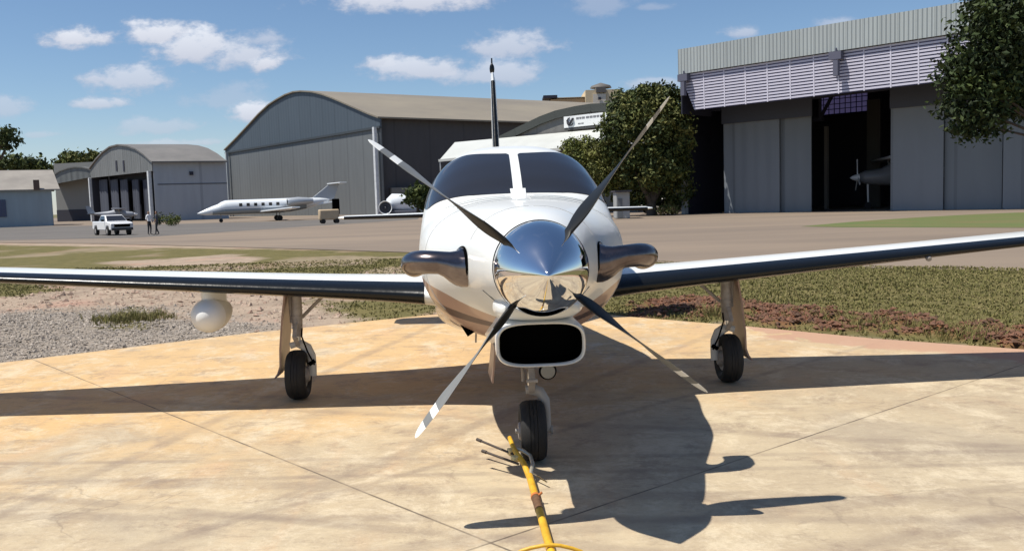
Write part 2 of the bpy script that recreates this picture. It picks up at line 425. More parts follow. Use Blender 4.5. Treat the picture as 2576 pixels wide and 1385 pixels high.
def pad_mat():
    m = bpy.data.materials.new('stained_concrete'); m.use_nodes = True
    t = m.node_tree; L = t.links.new; b = t.nodes['Principled BSDF']; b.inputs['Roughness'].default_value = .8
    tc = t.nodes.new('ShaderNodeTexCoord'); O = tc.outputs['Object']
    def noise(sc, det=6, rough=.6, scale=None, rot=0, lo=.35, hi=.65):
        v = O
        if scale:
            mp = t.nodes.new('ShaderNodeMapping'); mp.inputs['Scale'].default_value = scale; mp.inputs['Rotation'].default_value = (0, 0, rot); L(O, mp.inputs[0]); v = mp.outputs[0]
        n = t.nodes.new('ShaderNodeTexNoise'); n.inputs['Scale'].default_value = sc; n.inputs['Detail'].default_value = det; n.inputs['Roughness'].default_value = rough; n.inputs['Distortion'].default_value = .4
        L(v, n.inputs['Vector'])
        mr = t.nodes.new('ShaderNodeMapRange', ); mr.interpolation_type = 'SMOOTHSTEP'; mr.inputs[1].default_value = lo; mr.inputs[2].default_value = hi; L(n.outputs[0], mr.inputs[0])
        return mr.outputs[0]
    def mix(f, a, bb, k=1.0):
        mx = t.nodes.new('ShaderNodeMixRGB')
        if k != 1.0: f = math_n(t, 'MULTIPLY', f, k)
        L(f, mx.inputs[0])
        for i, c in ((1, a), (2, bb)):
            if isinstance(c, tuple): mx.inputs[i].default_value = (*c, 1)
            else: L(c, mx.inputs[i])
        return mx.outputs[0]
    sp = t.nodes.new('ShaderNodeSeparateXYZ'); L(O, sp.inputs[0]); X, Y = sp.outputs[0], sp.outputs[1]
    cur = mix(noise(1.1, 9, .75), (.50, .405, .265), (.39, .305, .20))
    # the far left third of the slab was stained orange by the soil washed over it
    a = math_n(t, 'ADD', Y, math_n(t, 'MULTIPLY', noise(1.2, 5), 1.6))
    a = math_n(t, 'SUBTRACT', a, math_n(t, 'MULTIPLY', X, .45))
    mr = t.nodes.new('ShaderNodeMapRange'); mr.interpolation_type = 'SMOOTHSTEP'; mr.inputs[1].default_value = 6.0; mr.inputs[2].default_value = 10.5; L(a, mr.inputs[0])
    cur = mix(mr.outputs[0], cur, (.56, .365, .165), .95)
    cur = mix(noise(2.2, 6, .6, (1, .35, 1), .7, .52, .72), cur, (.52, .33, .185), .5)
    # greyer, dirtier towards the right foreground
    g1 = math_n(t, 'SUBTRACT', X, math_n(t, 'MULTIPLY', Y, .25))
    mr = t.nodes.new('ShaderNodeMapRange'); mr.interpolation_type = 'SMOOTHSTEP'; mr.inputs[1].default_value = -1.5; mr.inputs[2].default_value = 2.0; L(g1, mr.inputs[0])
    cur = mix(mr.outputs[0], cur, (.39, .32, .22), .4)
    # pale trowelled patches, dark smears along two directions, tyre tracks
    cur = mix(noise(1.5, 10, .82, (1.1, .9, 1), .15, .48, .62), cur, (.62, .525, .37), .65)
    cur = mix(noise(2.2, 10, .82, (1.0, 1.1, 1), -.1, .5, .66), cur, (.235, .17, .12), .62)
    cur = mix(noise(1.7, 9, .8, (.6, 1.6, 1), .75, .53, .68), cur, (.235, .17, .12), .55)
    cur = mix(noise(9, 8, .85, (.6, 1.5, 1), 0, .48, .72), cur, (.22, .165, .12), .5)
    cur = mix(noise(28, 6, .85, (.7, 1.4, 1), .2, .5, .72), cur, (.60, .52, .40), .4)
    cur = mix(noise(22, 6, .85, (.6, 1.5, 1), -.3, .52, .72), cur, (.24, .18, .13), .35)
    cur = mix(noise(.55, 4, .5, None, 0, .55, .7), cur, (.30, .25, .19), .45)
    def line(nx, ny, c, w, soft, col, k):
        d = math_n(t, 'SUBTRACT', math_n(t, 'ADD', math_n(t, 'MULTIPLY', X, nx), math_n(t, 'MULTIPLY', Y, ny)), c)
        wob = t.nodes.new('ShaderNodeTexNoise'); wob.inputs['Scale'].default_value = 1.2; L(O, wob.inputs['Vector'])
        d = math_n(t, 'ADD', d, math_n(t, 'MULTIPLY', math_n(t, 'SUBTRACT', wob.outputs[0], .5), soft*1.5))
        d = math_n(t, 'ABSOLUTE', d)
        mr = t.nodes.new('ShaderNodeMapRange'); mr.interpolation_type = 'SMOOTHSTEP'; mr.inputs[1].default_value = w+soft; mr.inputs[2].default_value = w; L(d, mr.inputs[0])
        f = math_n(t, 'MULTIPLY', mr.outputs[0], math_n(t, 'MULTIPLY_ADD', noise(2.5, 4), .6, .5))
        return mix(f, cur, col, k)
    def through(p, q):
        d = np.array(q)-np.array(p); n = np.array([-d[1], d[0]])/np.hypot(*d); return n[0], n[1], float(n @ np.array(p))
    # tyre tracks
    for p, q, w in ((G(0, 1298), G(560, 1300), .045), (G(600, 1296), G(1240, 1352), .04), (G(0, 1205), G(1300, 1235), .06), (G(640, 1296), G(860, 1235), .03), (G(380, 1385), G(600, 1300), .05), (G(150, 1230), G(560, 1050), .05), (G(0, 1165), G(420, 1160), .03),
                    (G(1900, 1090), G(2576, 1125), .05), (G(1700, 1310), G(2576, 1225), .05), (G(2050, 1175), G(2576, 1165), .03), (G(2100, 1385), G(2576, 1290), .06)):
        n = through(p, q)
        cur = line(n[0], n[1], n[2], w*.5, w*1.4, (.20, .15, .115), .36)
    # sawn joints
    for p, q in (((-4.85, 9.42), (-.32, 4.41)), ((3.36, 7.06), (1.29, 5.38)), ):
        n = through(p, q); cur = line(n[0], n[1], n[2], .004, .006, (.07, .05, .035), .8)
    # hairline cracks
    vo = t.nodes.new('ShaderNodeTexVoronoi'); vo.feature = 'DISTANCE_TO_EDGE'; vo.inputs['Scale'].default_value = .75
    dn = t.nodes.new('ShaderNodeTexNoise'); dn.inputs['Scale'].default_value = 3; dn.inputs['Detail'].default_value = 5; L(O, dn.inputs['Vector'])
    va = t.nodes.new('ShaderNodeMixRGB'); va.blend_type = 'LINEAR_LIGHT'; va.inputs[0].default_value = .12; L(O, va.inputs[1]); L(dn.outputs['Color'], va.inputs[2]); L(va.outputs[0], vo.inputs['Vector'])
    mr = t.nodes.new('ShaderNodeMapRange'); mr.inputs[1].default_value = .006; mr.inputs[2].default_value = .001; L(vo.outputs['Distance'], mr.inputs[0])
    cur = mix(math_n(t, 'MULTIPLY', mr.outputs[0], noise(.7, 3, .5, None, 0, .54, .62)), cur, (.16, .12, .09), .35)
    # rusty red new concrete in the right-hand corner behind the wing shadow
    e = math_n(t, 'ADD', math_n(t, 'MULTIPLY', X, .765), math_n(t, 'MULTIPLY', Y, .646))
    e = math_n(t, 'ADD', e, math_n(t, 'MULTIPLY', noise(1.1, 6), .5))
    mr = t.nodes.new('ShaderNodeMapRange'); mr.interpolation_type = 'SMOOTHSTEP'; mr.inputs[1].default_value = 8.95; mr.inputs[2].default_value = 9.2; L(e, mr.inputs[0])
    gx = math_n(t, 'GREATER_THAN', math_n(t, 'ADD', X, math_n(t, 'MULTIPLY', noise(2, 5), .6)), 3.3)
    cur = mix(math_n(t, 'MULTIPLY', mr.outputs[0], gx), cur, (.42, .24, .16), .8)
    L(cur, b.inputs['Base Color'])
    n = t.nodes.new('ShaderNodeTexNoise'); n.inputs['Scale'].default_value = 60; n.inputs['Detail'].default_value = 6; L(O, n.inputs['Vector'])
    bp = t.nodes.new('ShaderNodeBump'); bp.inputs['Strength'].default_value = .35; bp.inputs['Distance'].default_value = .006; L(n.outputs[0], bp.inputs['Height']); L(bp.outputs[0], b.inputs['Normal'])
    return m
g = MB(); g.prism([(x, y, 0) for x, y in PAD], (0, 0, -.1))
tag(g.build('concrete_pad', pad_mat(), angle=20), 'stained beige concrete pad under the aircraft', kind='structure')

m_taxi = mat('worn_tarmac', (.235, .18, .13), .9, nscale=.12, col2=(.17, .132, .10), detail=9, streak=(.35, 1.6, 1), bump=.3, bscale=8)
g = MB()
far_edge = [(520, 60), (520, 420), (-520, 420), (-520, 130)]
tp = [tuple(q) for q in TAXI_EDGE]
g.add([(x, y, -.03) for x, y in tp+far_edge], [tuple(range(len(tp)+4))])
tag(g.build('taxiway', m_taxi, angle=0), 'wide tan taxiway and apron in front of the hangars', kind='structure')
m_asph = mat('grey_asphalt', (.135, .12, .105), .9, nscale=.2, col2=(.10, .09, .08), detail=8, streak=(.4, 2, 1))
g = MB(); q = pxpoly((-700, 606), (0, 603), (330, 597), (480, 588), (720, 572), (1050, 551), (1060, 541), (700, 556), (300, 566), (-100, 572), (-700, 585))
g.add([(x, y, -.026) for x, y in q], [tuple(range(len(q)))])
tag(g.build('asphalt_strip', m_asph, angle=0), 'grey asphalt strip before the left hangars', kind='structure')
m_lawn = mat('green_lawn', (.085, .125, .03), .95, nscale=.3, col2=(.13, .12, .04), detail=8, bump=.6, bscale=4)
g = MB(); q = pxpoly((2015, 568), (2150, 556), (2300, 546), (2450, 538), (2576, 533), (2800, 522), (2900, 572), (2576, 571), (2300, 570), (2120, 570))
g.add([(x, y, -.022) for x, y in q], [tuple(range(len(q)))])
tag(g.build('lawn', m_lawn, angle=0), 'narrow green lawn between the taxiway and the right hangar', kind='structure')

# ------------------------------------------------------------------ stones, clods, grass
def stones(name, pts, size, col, col2, label, zoff):
    n = len(pts)
    base = np.array([(1, 0, 0), (-1, 0, 0), (0, 1, 0), (0, -1, 0), (0, 0, 1), (0, 0, -1)], float)
    f = np.array([(0, 2, 4), (2, 1, 4), (1, 3, 4), (3, 0, 4), (2, 0, 5), (1, 2, 5), (3, 1, 5), (0, 3, 5)])
    V = base[None]*(size[:, None, None])*rng.uniform(.6, 1.25, (n, 6, 3))*np.array([1, 1, .7])
    V += rng.normal(0, .18, (n, 6, 3))*size[:, None, None]
    a = rng.uniform(0, 6.28, n); c, s = np.cos(a), np.sin(a)
    x = V[..., 0]*c[:, None]-V[..., 1]*s[:, None]; y = V[..., 0]*s[:, None]+V[..., 1]*c[:, None]
    V = np.stack([x, y, V[..., 2]], -1)+pts[:, None, :]+np.array([0, 0, zoff])
    F = (f[None]+(np.arange(n)*6)[:, None, None]).reshape(-1, 3)
    o = fast_mesh(name, V.reshape(-1, 3), F, mat(name+'_stone', col, .9, nscale=9, col2=col2, detail=2), smooth=False)
    return tag(o, label, 'gravel', kind='stuff')
P_, g_, gr_, rd_, h_, sp_ = cover
def pick(w, n, xlim=None):
    d = np.hypot(P_[:, 0], P_[:, 1]); w = w*(d**.5)*(np.abs(P_[:, 0]) < .68*P_[:, 1]+1.5)   # cells grow with distance
    w = w/w.sum(); i = rng.choice(len(w), n, p=w)
    q = P_[i]+rng.uniform(-.06, .06, (n, 2)); return np.column_stack([q, h_[i]]), i
ok = (sp_ < -.05)
pts, _ = pick(np.where(ok & (P_[:, 1] < 22), g_**2, 0), 15000)
stones('gravel', pts, rng.uniform(.006, .021, len(pts))*rng.choice([1, 1, 1, 1.9], len(pts)), (.40, .345, .29), (.22, .19, .16), 'grey crushed stone gravel along the left edge of the pad', .004)
pts, _ = pick(np.where(ok & (P_[:, 0] < 0) & (P_[:, 1] < 26), np.clip(1-g_-gr_, 0, 1), 0), 4500)
stones('rubble', pts, rng.uniform(.008, .03, len(pts))*rng.choice([1, 1, 1, 2.5], len(pts)), (.42, .33, .25), (.31, .20, .15), 'loose pale and pink stones on the bare earth at left', .003)
pts, _ = pick(np.where(ok & (P_[:, 0] > 0), rd_**2, 0), 6500)
stones('soil_clods', pts, rng.uniform(.008, .028, len(pts))*rng.choice([1, 1, 1.9], len(pts)), (.19, .085, .048), (.10, .055, .034), 'clods of turned red soil behind the pad at right', .01)
def blades(name, pts, H, W, n, mats, label):
    N = len(pts)*n; p = np.repeat(pts, n, 0)+np.column_stack([rng.normal(0, .018, (N, 2)), np.zeros(N)])
    h = np.repeat(H, n)*rng.uniform(.5, 1.15, N); a = rng.uniform(0, 6.28, N); lean = rng.uniform(.15, .95, N)*h; la = rng.uniform(0, 6.28, N)
    dx, dy = np.cos(a)*np.repeat(W, n), np.sin(a)*np.repeat(W, n)
    b0 = p-np.stack([dx, dy, 0*dx], 1); b1 = p+np.stack([dx, dy, 0*dx], 1)
    mid = p+np.stack([np.cos(la)*lean*.35, np.sin(la)*lean*.35, h*.6], 1); m0 = mid-np.stack([dx, dy, 0*dx], 1)*.7; m1 = mid+np.stack([dx, dy, 0*dx], 1)*.7
    tip = p+np.stack([np.cos(la)*lean, np.sin(la)*lean, h], 1)
    V = np.stack([b0, b1, m1, m0, tip], 1).reshape(-1, 3); k = np.arange(N)[:, None]*5
    F = np.concatenate([k+[0, 1, 2], k+[0, 2, 3], k+[3, 2, 4]], 1).reshape(-1, 3)
    idx = np.repeat(rng.integers(0, len(mats), N), 3)
    return tag(fast_mesh(name, V, F, mats, idx=idx), label, 'grass', kind='stuff')
m_bl = [mat('grass_blade_green', (.17, .165, .06), .9, nscale=1, col2=(.22, .195, .08), spec=.1), mat('grass_blade_dry', (.27, .225, .11), .9, spec=.1), mat('grass_blade_dark', (.15, .145, .052), .9, spec=.1), mat('grass_blade_mid', (.20, .175, .072), .9, spec=.1), mat('grass_blade_olive', (.185, .17, .063), .9, spec=.1)]
pts, i = pick(np.where(ok & (P_[:, 0] > 0) & (P_[:, 1] < 24), np.clip(gr_-rd_*.93, 0, 1), 0), 30000)
big = np.clip(fbm(pts[:, :2], .8, 7), 0, 1)
blades('grass', pts, .02+.035*big+rng.uniform(0, .02, len(pts)), np.full(len(pts), .005)*(1+pts[:, 1]/12), 4, m_bl, 'short olive grass beyond the pad at right')
pts, i = pick(np.where(ok & (P_[:, 0] < 0) & (P_[:, 1] < 28), np.clip(gr_, 0, 1), 0), 9000)
blades('grass', pts, np.full(len(pts), .02)+rng.uniform(0, .025, len(pts)), np.full(len(pts), .005)*(1+pts[:, 1]/14), 4, m_bl, 'short olive grass patches on the bare earth at left')
c = G(325, 800)
pts = np.column_stack([rng.normal(c[0], .28, 380), rng.normal(c[1]+.1, .22, 380), np.full(380, -.04)])
blades('weeds', pts, rng.uniform(.05, .17, 380), np.full(380, .006), 5, m_bl, 'clump of green weeds growing in the gravel')
# scattered taller weeds along the red soil
c = np.array([G(2350, 830), G(2420, 842), G(2480, 848), G(2200, 820), G(1800, 790), G(2050, 800)])
pp = np.repeat(c, 90, 0)+rng.normal(0, .16, (540, 2)); pts = np.column_stack([pp, np.full(540, -.02)])
blades('weeds', pts, rng.uniform(.06, .2, 540), np.full(540, .005), 5, [m_bl[0], m_bl[3]], 'taller green weeds along the turned red soil')

# ------------------------------------------------------------------ the turboprop on the pad
AC = empty('turboprop_aircraft', (.145, 4.40, 0), R(2.4))
tag(AC, 'white single engine turboprop parked nose-on on the concrete pad, four blades and polished spinner', 'aircraft')
def fuselage_mat():
    m = mat('white_gloss_paint', (.74, .75, .73), .32, coat=.25)
    t = m.node_tree; L = t.links.new; b = t.nodes['Principled BSDF']
    tc = t.nodes.new('ShaderNodeTexCoord'); sp = t.nodes.new('ShaderNodeSeparateXYZ'); L(tc.outputs['Object'], sp.inputs[0])
    Y, Z = sp.outputs[1], sp.outputs[2]
    def line(z0, z1, k):          # a line that rises from z0 at the nose towards z1 aft
        e = math_n(t, 'POWER', 2.718, math_n(t, 'MULTIPLY', Y, -k)); return math_n(t, 'MULTIPLY_ADD', e, z0-z1, z1)
    def band(lo, hi, cur, col):
        f = math_n(t, 'LESS_THAN', Z, hi)
        if lo is not None: f = math_n(t, 'MULTIPLY', f, math_n(t, 'GREATER_THAN', Z, lo))
        mx = t.nodes.new('ShaderNodeMixRGB'); L(f, mx.inputs[0]); mx.inputs[2].default_value = (*col, 1)
        if isinstance(cur, tuple): mx.inputs[1].default_value = (*cur, 1)
        else: L(cur, mx.inputs[1])
        return mx.outputs[0]
    cur = band(None, line(.30, 1.18, 1.9), (.74, .75, .73), (.40, .25, .19))
    cur = band(line(.28, .96, 1.8), line(.30, 1.045, 1.8), cur, (.05, .014, .014))
    cur = band(None, line(.25, .80, 1.8), cur, (.30, .17, .13))
    L(cur, b.inputs['Base Color']); return m
M_WHITE = mat('white_paint', (.74, .75, .73), .32, coat=.25)
M_FUS = fuselage_mat()
M_GLASS = mat('dark_glass', (.022, .023, .028), .07, spec=.5)
M_BOOT = mat('black_rubber_boot', (.005, .006, .007), .27, bump=.12, bscale=12, spec=.32)
M_CHROME = mat('polished_metal', (.80, .80, .80), .045, metal=1, bump=.02, bscale=2.5)
M_EXH = mat('heat_stained_steel', (.24, .205, .20), .22, metal=1, nscale=5, col2=(.12, .095, .095), bump=.03, bscale=6)
M_BLACK = mat('black_interior', (.003, .003, .003), 1, spec=0)
M_BLADE = mat('grey_blade_paint', (.20, .20, .19), .45, noise=.15, nscale=6)
M_BLADEB = mat('black_blade_paint', (.008, .009, .010), .5, spec=.25)
M_TIPW = mat('white_blade_paint', (.85, .85, .82), .4)
M_TYRE = mat('tyre_rubber', (.014, .013, .013), .75, noise=.4, nscale=12)
M_STEEL = mat('grey_gear_paint', (.34, .31, .29), .45, noise=.3, nscale=20)
M_OLEO = mat('bright_steel', (.7, .7, .7), .15, metal=1)
M_BRONZE = mat('gear_door_brown', (.30, .20, .16), .35, noise=.3, nscale=5)
M_SEAM = mat('panel_gap_grey', (.45, .46, .46), .6)
M_FAINT = mat('faint_panel_gap', (.52, .52, .51), .6)

ST = np.array([  # aft of the propeller, half width, widest z, top, bottom, upper exponent, lower exponent
 (.07, .215, 1.31, 1.530, 1.085, 2.0, 2.0), (.14, .245, 1.30, 1.55, 1.075, 2.1, 2.0), (.35, .305, 1.295, 1.59, 1.03, 2.2, 2.0), (.70, .395, 1.285, 1.62, .95, 2.3, 2.0), (1.10, .54, 1.27, 1.64, .84, 2.4, 2.0), (1.50, .665, 1.26, 1.655, .73, 2.5, 2.05),
 (1.92, .715, 1.26, 1.685, .655, 2.6, 2.1), (2.2, .725, 1.26, 1.83, .62, 2.7, 2.15), (2.5, .73, 1.27, 1.97, .60, 2.8, 2.2), (2.8, .73, 1.28, 2.065, .59, 2.8, 2.2), (3.2, .73, 1.28, 2.10, .585, 2.75, 2.2), (4.5, .70, 1.29, 2.09, .61, 2.6, 2.2),
 (6.0, .50, 1.36, 1.93, .80, 2.3, 2.1), (7.5, .26, 1.47, 1.76, 1.13, 2.1, 2.0), (8.6, .10, 1.55, 1.66, 1.40, 2.0, 2.0)])
def hermite(x, xs, ys):
    i = int(np.clip(np.searchsorted(xs, x)-1, 0, len(xs)-2)); h = xs[i+1]-xs[i]; t = np.clip((x-xs[i])/h, 0, 1)
    def sl(k):
        if k == 0: return (ys[1]-ys[0])/(xs[1]-xs[0])
        if k == len(xs)-1: return (ys[-1]-ys[-2])/(xs[-1]-xs[-2])
        a, b = (ys[k]-ys[k-1])/(xs[k]-xs[k-1]), (ys[k+1]-ys[k])/(xs[k+1]-xs[k])
        return 0 if a*b <= 0 else 2*a*b/(a+b)
    return ys[i]*(2*t**3-3*t*t+1)+h*sl(i)*(t**3-2*t*t+t)+ys[i+1]*(3*t*t-2*t**3)+h*sl(i+1)*(t**3-t*t)
def stn(y): return [hermite(y, ST[:, 0], ST[:, k]) for k in range(1, 7)]
def FP(y, phi, off=0.0):
    """fuselage surface: phi 0 at the top, pi at the keel, sign = side"""
    w, zc, zt, zb, nu, nl = stn(y); s = 1 if phi >= 0 else -1; a = abs(phi)
    n = nu if a < math.pi/2 else nl; h = (zt-zc) if a < math.pi/2 else (zc-zb)
    sn, cs = abs(math.sin(a))**(2/n), abs(math.cos(a))**(2/n)*(1 if a < math.pi/2 else -1)
    x, z = w*sn, zc+h*cs
    if off:
        l = math.hypot(x/w, (z-zc)/h) + 1e-9
        nx, nz = (x/w)**(n-1)/w, (1 if cs >= 0 else -1)*abs((z-zc)/h)**(n-1)/h; l = math.hypot(nx, nz)+1e-9
        x += nx/l*off; z += nz/l*off
    return (s*x, y, z)
N = 96
ys = list(np.arange(.07, .5, .03))+list(np.arange(.5, 3.4, .06))+list(np.arange(3.4, 8.61, .15))+[8.6]
f = MB()
def ring(y):
    out = []
    for k in range(N):
        p = 2*math.pi*k/N; p = p if p <= math.pi else p-2*math.pi
        out.append(FP(y, p))
    return out
f.loft([ring(y) for y in ys])
FUS = f.build('fuselage', M_FUS, AC, angle=50)
# wing fairing bulging from the belly
f = MB(); rings = []
for y, w, h in ((2.1, .30, .12), (2.45, .50, .20), (2.9, .66, .26), (3.6, .70, .27), (4.4, .62, .24), (5.1, .35, .16), (5.6, .1, .06)):
    rings.append([(w*math.copysign(abs(math.cos(a))**.8, math.cos(a)), y, .82+h*math.copysign(abs(math.sin(a))**.8, math.sin(a))) for a in np.linspace(0, 2*math.pi, 40, endpoint=False)])
f.loft(rings); f.build('wing_fairing', mat('fairing_paint', (.42, .33, .28), .2, coat=.6), AC, angle=60)

# windshield: two wrap-around panes each side of the centre post
def pane(side):
    def q(u, v, off):
        # u from the post outwards, v from bottom to top
        e = .5-abs(v-.5); cut = max(0, (.12-(1-u)))/.12; v2 = .5+(v-.5)*(1-.35*cut*cut); cut2 = max(0, (.03-u))/.03; v2 = .5+(v2-.5)*(1-.08*cut2)
        yb = 1.965+.30*u**2.6; yt = 2.60+.58*u**2.2
        y = yb+(yt-yb)*v2
        w, zc, zt, zb, nu, nl = stn(y); p0 = math.asin(min(1, (.034/w)))**1; p0 = math.asin(min(1, (.034/w)**(nu/2)))
        x1 = .95 if True else 0
        # even steps across in x near the post, in angle further out
        p1 = 1.17; uu = u**1.0
        xx = math.sin(p0)**(2/nu)+(math.sin(p1)**(2/nu)-math.sin(p0)**(2/nu))*uu
        pA = math.asin(min(1, xx)**(nu/2)); pB = p0+(p1-p0)*uu
        k = min(1, max(0, (u-.5)/.5)); p = pA*(1-k)+pB*k if pB > pA or k < 1 else pB
        return FP(y, side*p, off)
    g = MB(); g.grid(lambda u, v: q(u, v, .005), 34, 16, thick=lambda u, v: q(u, v, -.01))
    g.build('windshield', M_GLASS, FUS, angle=40)
for s in (-1, 1): pane(s)
# side windows and cabin windows
def side_win(y0, y1, z0, z1, side, name='cabin_window'):
    def q(u, v, off):
        U, Vv = u*2-1, v*2-1                      # square to superellipse
        r = max(abs(U), abs(Vv)); l = (abs(U)**4+abs(Vv)**4)**.25+1e-9; U, Vv = U/l*r, Vv/l*r
        y = (y0+y1)/2+(y1-y0)/2*U; z = (z0+z1)/2+(z1-z0)/2*Vv
        w, zc, zt, zb, nu, nl = stn(y); c = np.clip((z-zc)/(zt-zc), 0, 1); return FP(y, side*math.acos(c**(nu/2)), off)
    g = MB(); g.grid(lambda u, v: q(u, v, .004), 10, 8, thick=lambda u, v: q(u, v, -.01)); g.build(name, M_GLASS, FUS, angle=40)
for s in (-1, 1):
    side_win(2.95, 3.4, 1.5, 1.84, s, 'cockpit_side_window')
    for y in (3.75, 4.4, 5.05): side_win(y, y+.38, 1.48, 1.82, s)
# raised seams of the hood ahead of the windshield
def seam(y_in, dy, p0, p1, off=.004, w=.012, name='hood_seam', m=M_SEAM):
    g = MB(); q = lambda u, v, o: FP(y_in+dy*u*u+(v-.5)*w, p0+(p1-p0)*u, o)
    g.grid(lambda u, v: q(u, v, off), 24, 1, thick=lambda u, v: q(u, v, -.008)); g.build(name, m, FUS, angle=30)
for s in (-1, 1):
    seam(1.74, .10, s*.05, s*.62); seam(1.56, .04, s*.05, s*.60)
    seam(1.86, .10, s*.08, s*.72, .006, .03, 'defog_lip', M_WHITE)
g = MB(); g.grid(lambda u, v: FP(1.35+.68*v, (u-.5)*.034*2, .007), 2, 12, thick=lambda u, v: FP(1.35+.68*v, (u-.5)*.034*2, -.01)); g.build('centre_strap', M_WHITE, FUS, angle=30)
for s in (-1, 1): seam(1.42, 0, s*.02, s*2.2, .0025, .005, 'cowl_seam', M_FAINT); seam(.62, 0, s*.02, s*1.15, .0025, .004, 'cowl_seam', M_FAINT)
# little triangular cooling inlets low on the cowl
for s in (-1, 1):
    p0 = 2.02 if s < 0 else 1.98
    A_, B_, C_ = FP(.50, s*(p0-.16), .004), FP(.42, s*(p0+.16), .006), FP(.46, s*(p0-.30), .003)
    g = MB(); a, b, c = (Vector(v) for v in (FP(.33, s*2.22, .004), FP(.40, s*2.02, .004), FP(.335, s*2.42, .004)))
    inn = Vector((-s*.01, .03, .01)); g.add([a, b, c, a+inn, b+inn, c+inn], [(0, 1, 2), (3, 5, 4), (0, 3, 4, 1), (1, 4, 5, 2), (2, 5, 3, 0)])
    g.build('cooling_inlet', M_BLACK, FUS, angle=0)
# chin air intake
def sq_ring(y, w, h, zc, n=3.6, K=56, flat=1.0):
    return [(w*math.copysign(abs(math.cos(a))**(2/n), math.cos(a)), y, zc+h*math.copysign(abs(math.sin(a))**(2/n), math.sin(a))) for a in np.linspace(0, 2*math.pi, K, endpoint=False)]
g = MB()
ZI = .908
g.loft([sq_ring(.165, .214, .102, ZI), sq_ring(.143, .219, .107, ZI), sq_ring(.14, .224, .112, ZI), sq_ring(.165, .231, .119, ZI), sq_ring(.24, .235, .124, ZI), sq_ring(.6, .225, .135, .91, 3.0), sq_ring(1.0, .23, .16, .88, 2.6), sq_ring(1.5, .28, .17, .82, 2.4), sq_ring(2.1, .25, .11, .76, 2.2)], caps=(False, True))
INT = g.build('air_intake', M_FUS, AC, angle=50)
INT.data.materials[0] = M_WHITE
g = MB(); g.loft([sq_ring(.167, .2135, .1015, ZI), sq_ring(.24, .206, .096, ZI), sq_ring(.31, .20, .091, ZI)], caps=(False, True)); g.build('intake_duct', M_BLACK, INT, angle=50)
# cowl chin that joins the nose bowl to the intake
g = MB(); g.loft([sq_ring(.11, .15, .04, 1.11, 2.4), sq_ring(.17, .20, .06, 1.09, 2.5), sq_ring(.32, .24, .08, 1.09, 2.6), sq_ring(.6, .21, .11, 1.03, 2.5), sq_ring(1.1, .23, .15, 1.0, 2.3)]); g.build('cowl_chin', M_WHITE, AC, angle=60)

# spinner
g = MB(); prof = [(.075, .18), (.075, .236), (.05, .2375), (0, .236), (-.06, .231), (-.12, .219), (-.18, .198), (-.24, .168), (-.29, .133), (-.33, .099), (-.37, .065), (-.40, .038), (-.425, .017), (-.436, .006), (-.438, 0)]
xs = [p[0] for p in prof[2:]][::-1]; rs = [p[1] for p in prof[2:]][::-1]
fine = prof[:2]+[(a, hermite(a, np.array(xs), np.array(rs))) for a in np.linspace(.05, -.436, 34)]+[(-.438, .0005)]
g.lathe(fine, (0, 0, 1.31), (0, 1, 0), n=72)
SP = g.build('spinner', M_CHROME, AC, angle=60)
g = MB(); g.lathe([(.078, .2), (.078, .2405), (.058, .2405), (.058, .2)], (0, 0, 1.31), (0, 1, 0), n=72); g.build('spinner_backplate', mat('dark_backplate', (.05, .05, .055), .3, metal=.8), SP, angle=40)

# propeller blades, feathered
def airf(c, th, K=14, camber=.0):
    pts = []
    for k in range(K+1):
        x = .5*(1-math.cos(math.pi*k/K)); yt = 5*th*(.2969*math.sqrt(x)-.126*x-.3516*x*x+.2843*x**3-.1036*x**4); pts.append((x, yt+camber*4*x*(1-x)))
    for k in range(K-1, 0, -1):
        x = .5*(1-math.cos(math.pi*k/K)); yt = 5*th*(.2969*math.sqrt(x)-.126*x-.3516*x*x+.2843*x**3-.1036*x**4); pts.append((x, -yt*.6+camber*4*x*(1-x)))
    return [((x-.4)*c, y*c) for x, y in pts]
BL = [(.20, .055, .6, 120), (.25, .075, .40, 118), (.31, .115, .22, 114), (.38, .145, .15, 108), (.46, .156, .11, 100), (.53, .156, .09, 94), (.64, .150, .08, 86.5), (.74, .142, .07, 80.5), (.83, .132, .065, 76), (.865, .122, .065, 76), (.905, .117, .06, 75.5), (.965, .104, .06, 75), (1.0, .09, .06, 75), (1.025, .07, .06, 75), (1.04, .05, .06, 75), (1.048, .02, .06, 75)]
def blade(ang):
    e = Vector((math.cos(ang), 0, math.sin(ang))); tcw = Vector((math.sin(ang), 0, -math.cos(ang))); aft = Vector((0, 1, 0)); o = Vector((0, .0, 1.31))
    rs = np.array([b[0] for b in BL])
    R_ = sorted(set(list(np.linspace(.20, 1.048, 60))+[ .86, .91, .97]))
    rings, mi = [], []
    for r in R_:
        c, th, p = (hermite(r, rs, np.array([b[k] for b in BL])) for k in (1, 2, 3)); p = R(p)
        ch = aft*math.sin(p)+tcw*math.cos(p); nn = tcw*math.sin(p)-aft*math.cos(p)
        rings.append([o+e*r+ch*a+nn*b for a, b in airf(c*.93, th)])
        mi.append(1 if r < .36 else (2 if .855 <= r < .905 else (2 if r >= .965 else 0)))
    g = MB(); g.loft(rings, mi=mi)
    for q in range(len(g.I)-2):
        if g.I[q] == 0 and q % len(rings[0]) >= 14: g.I[q] = 1      # the side that faces the pilot is black
    b = g.build('propeller_blade', [M_BLADE, M_BLADEB, M_TIPW], AC, angle=40)
    g = MB(); g.tube([o+e*.12, o+e*.215], [.040, .034], n=20); g.build('blade_shank', M_BLADEB, b)
for a in (141.5, 51.5, -38.5, -128.5): blade(R(a))

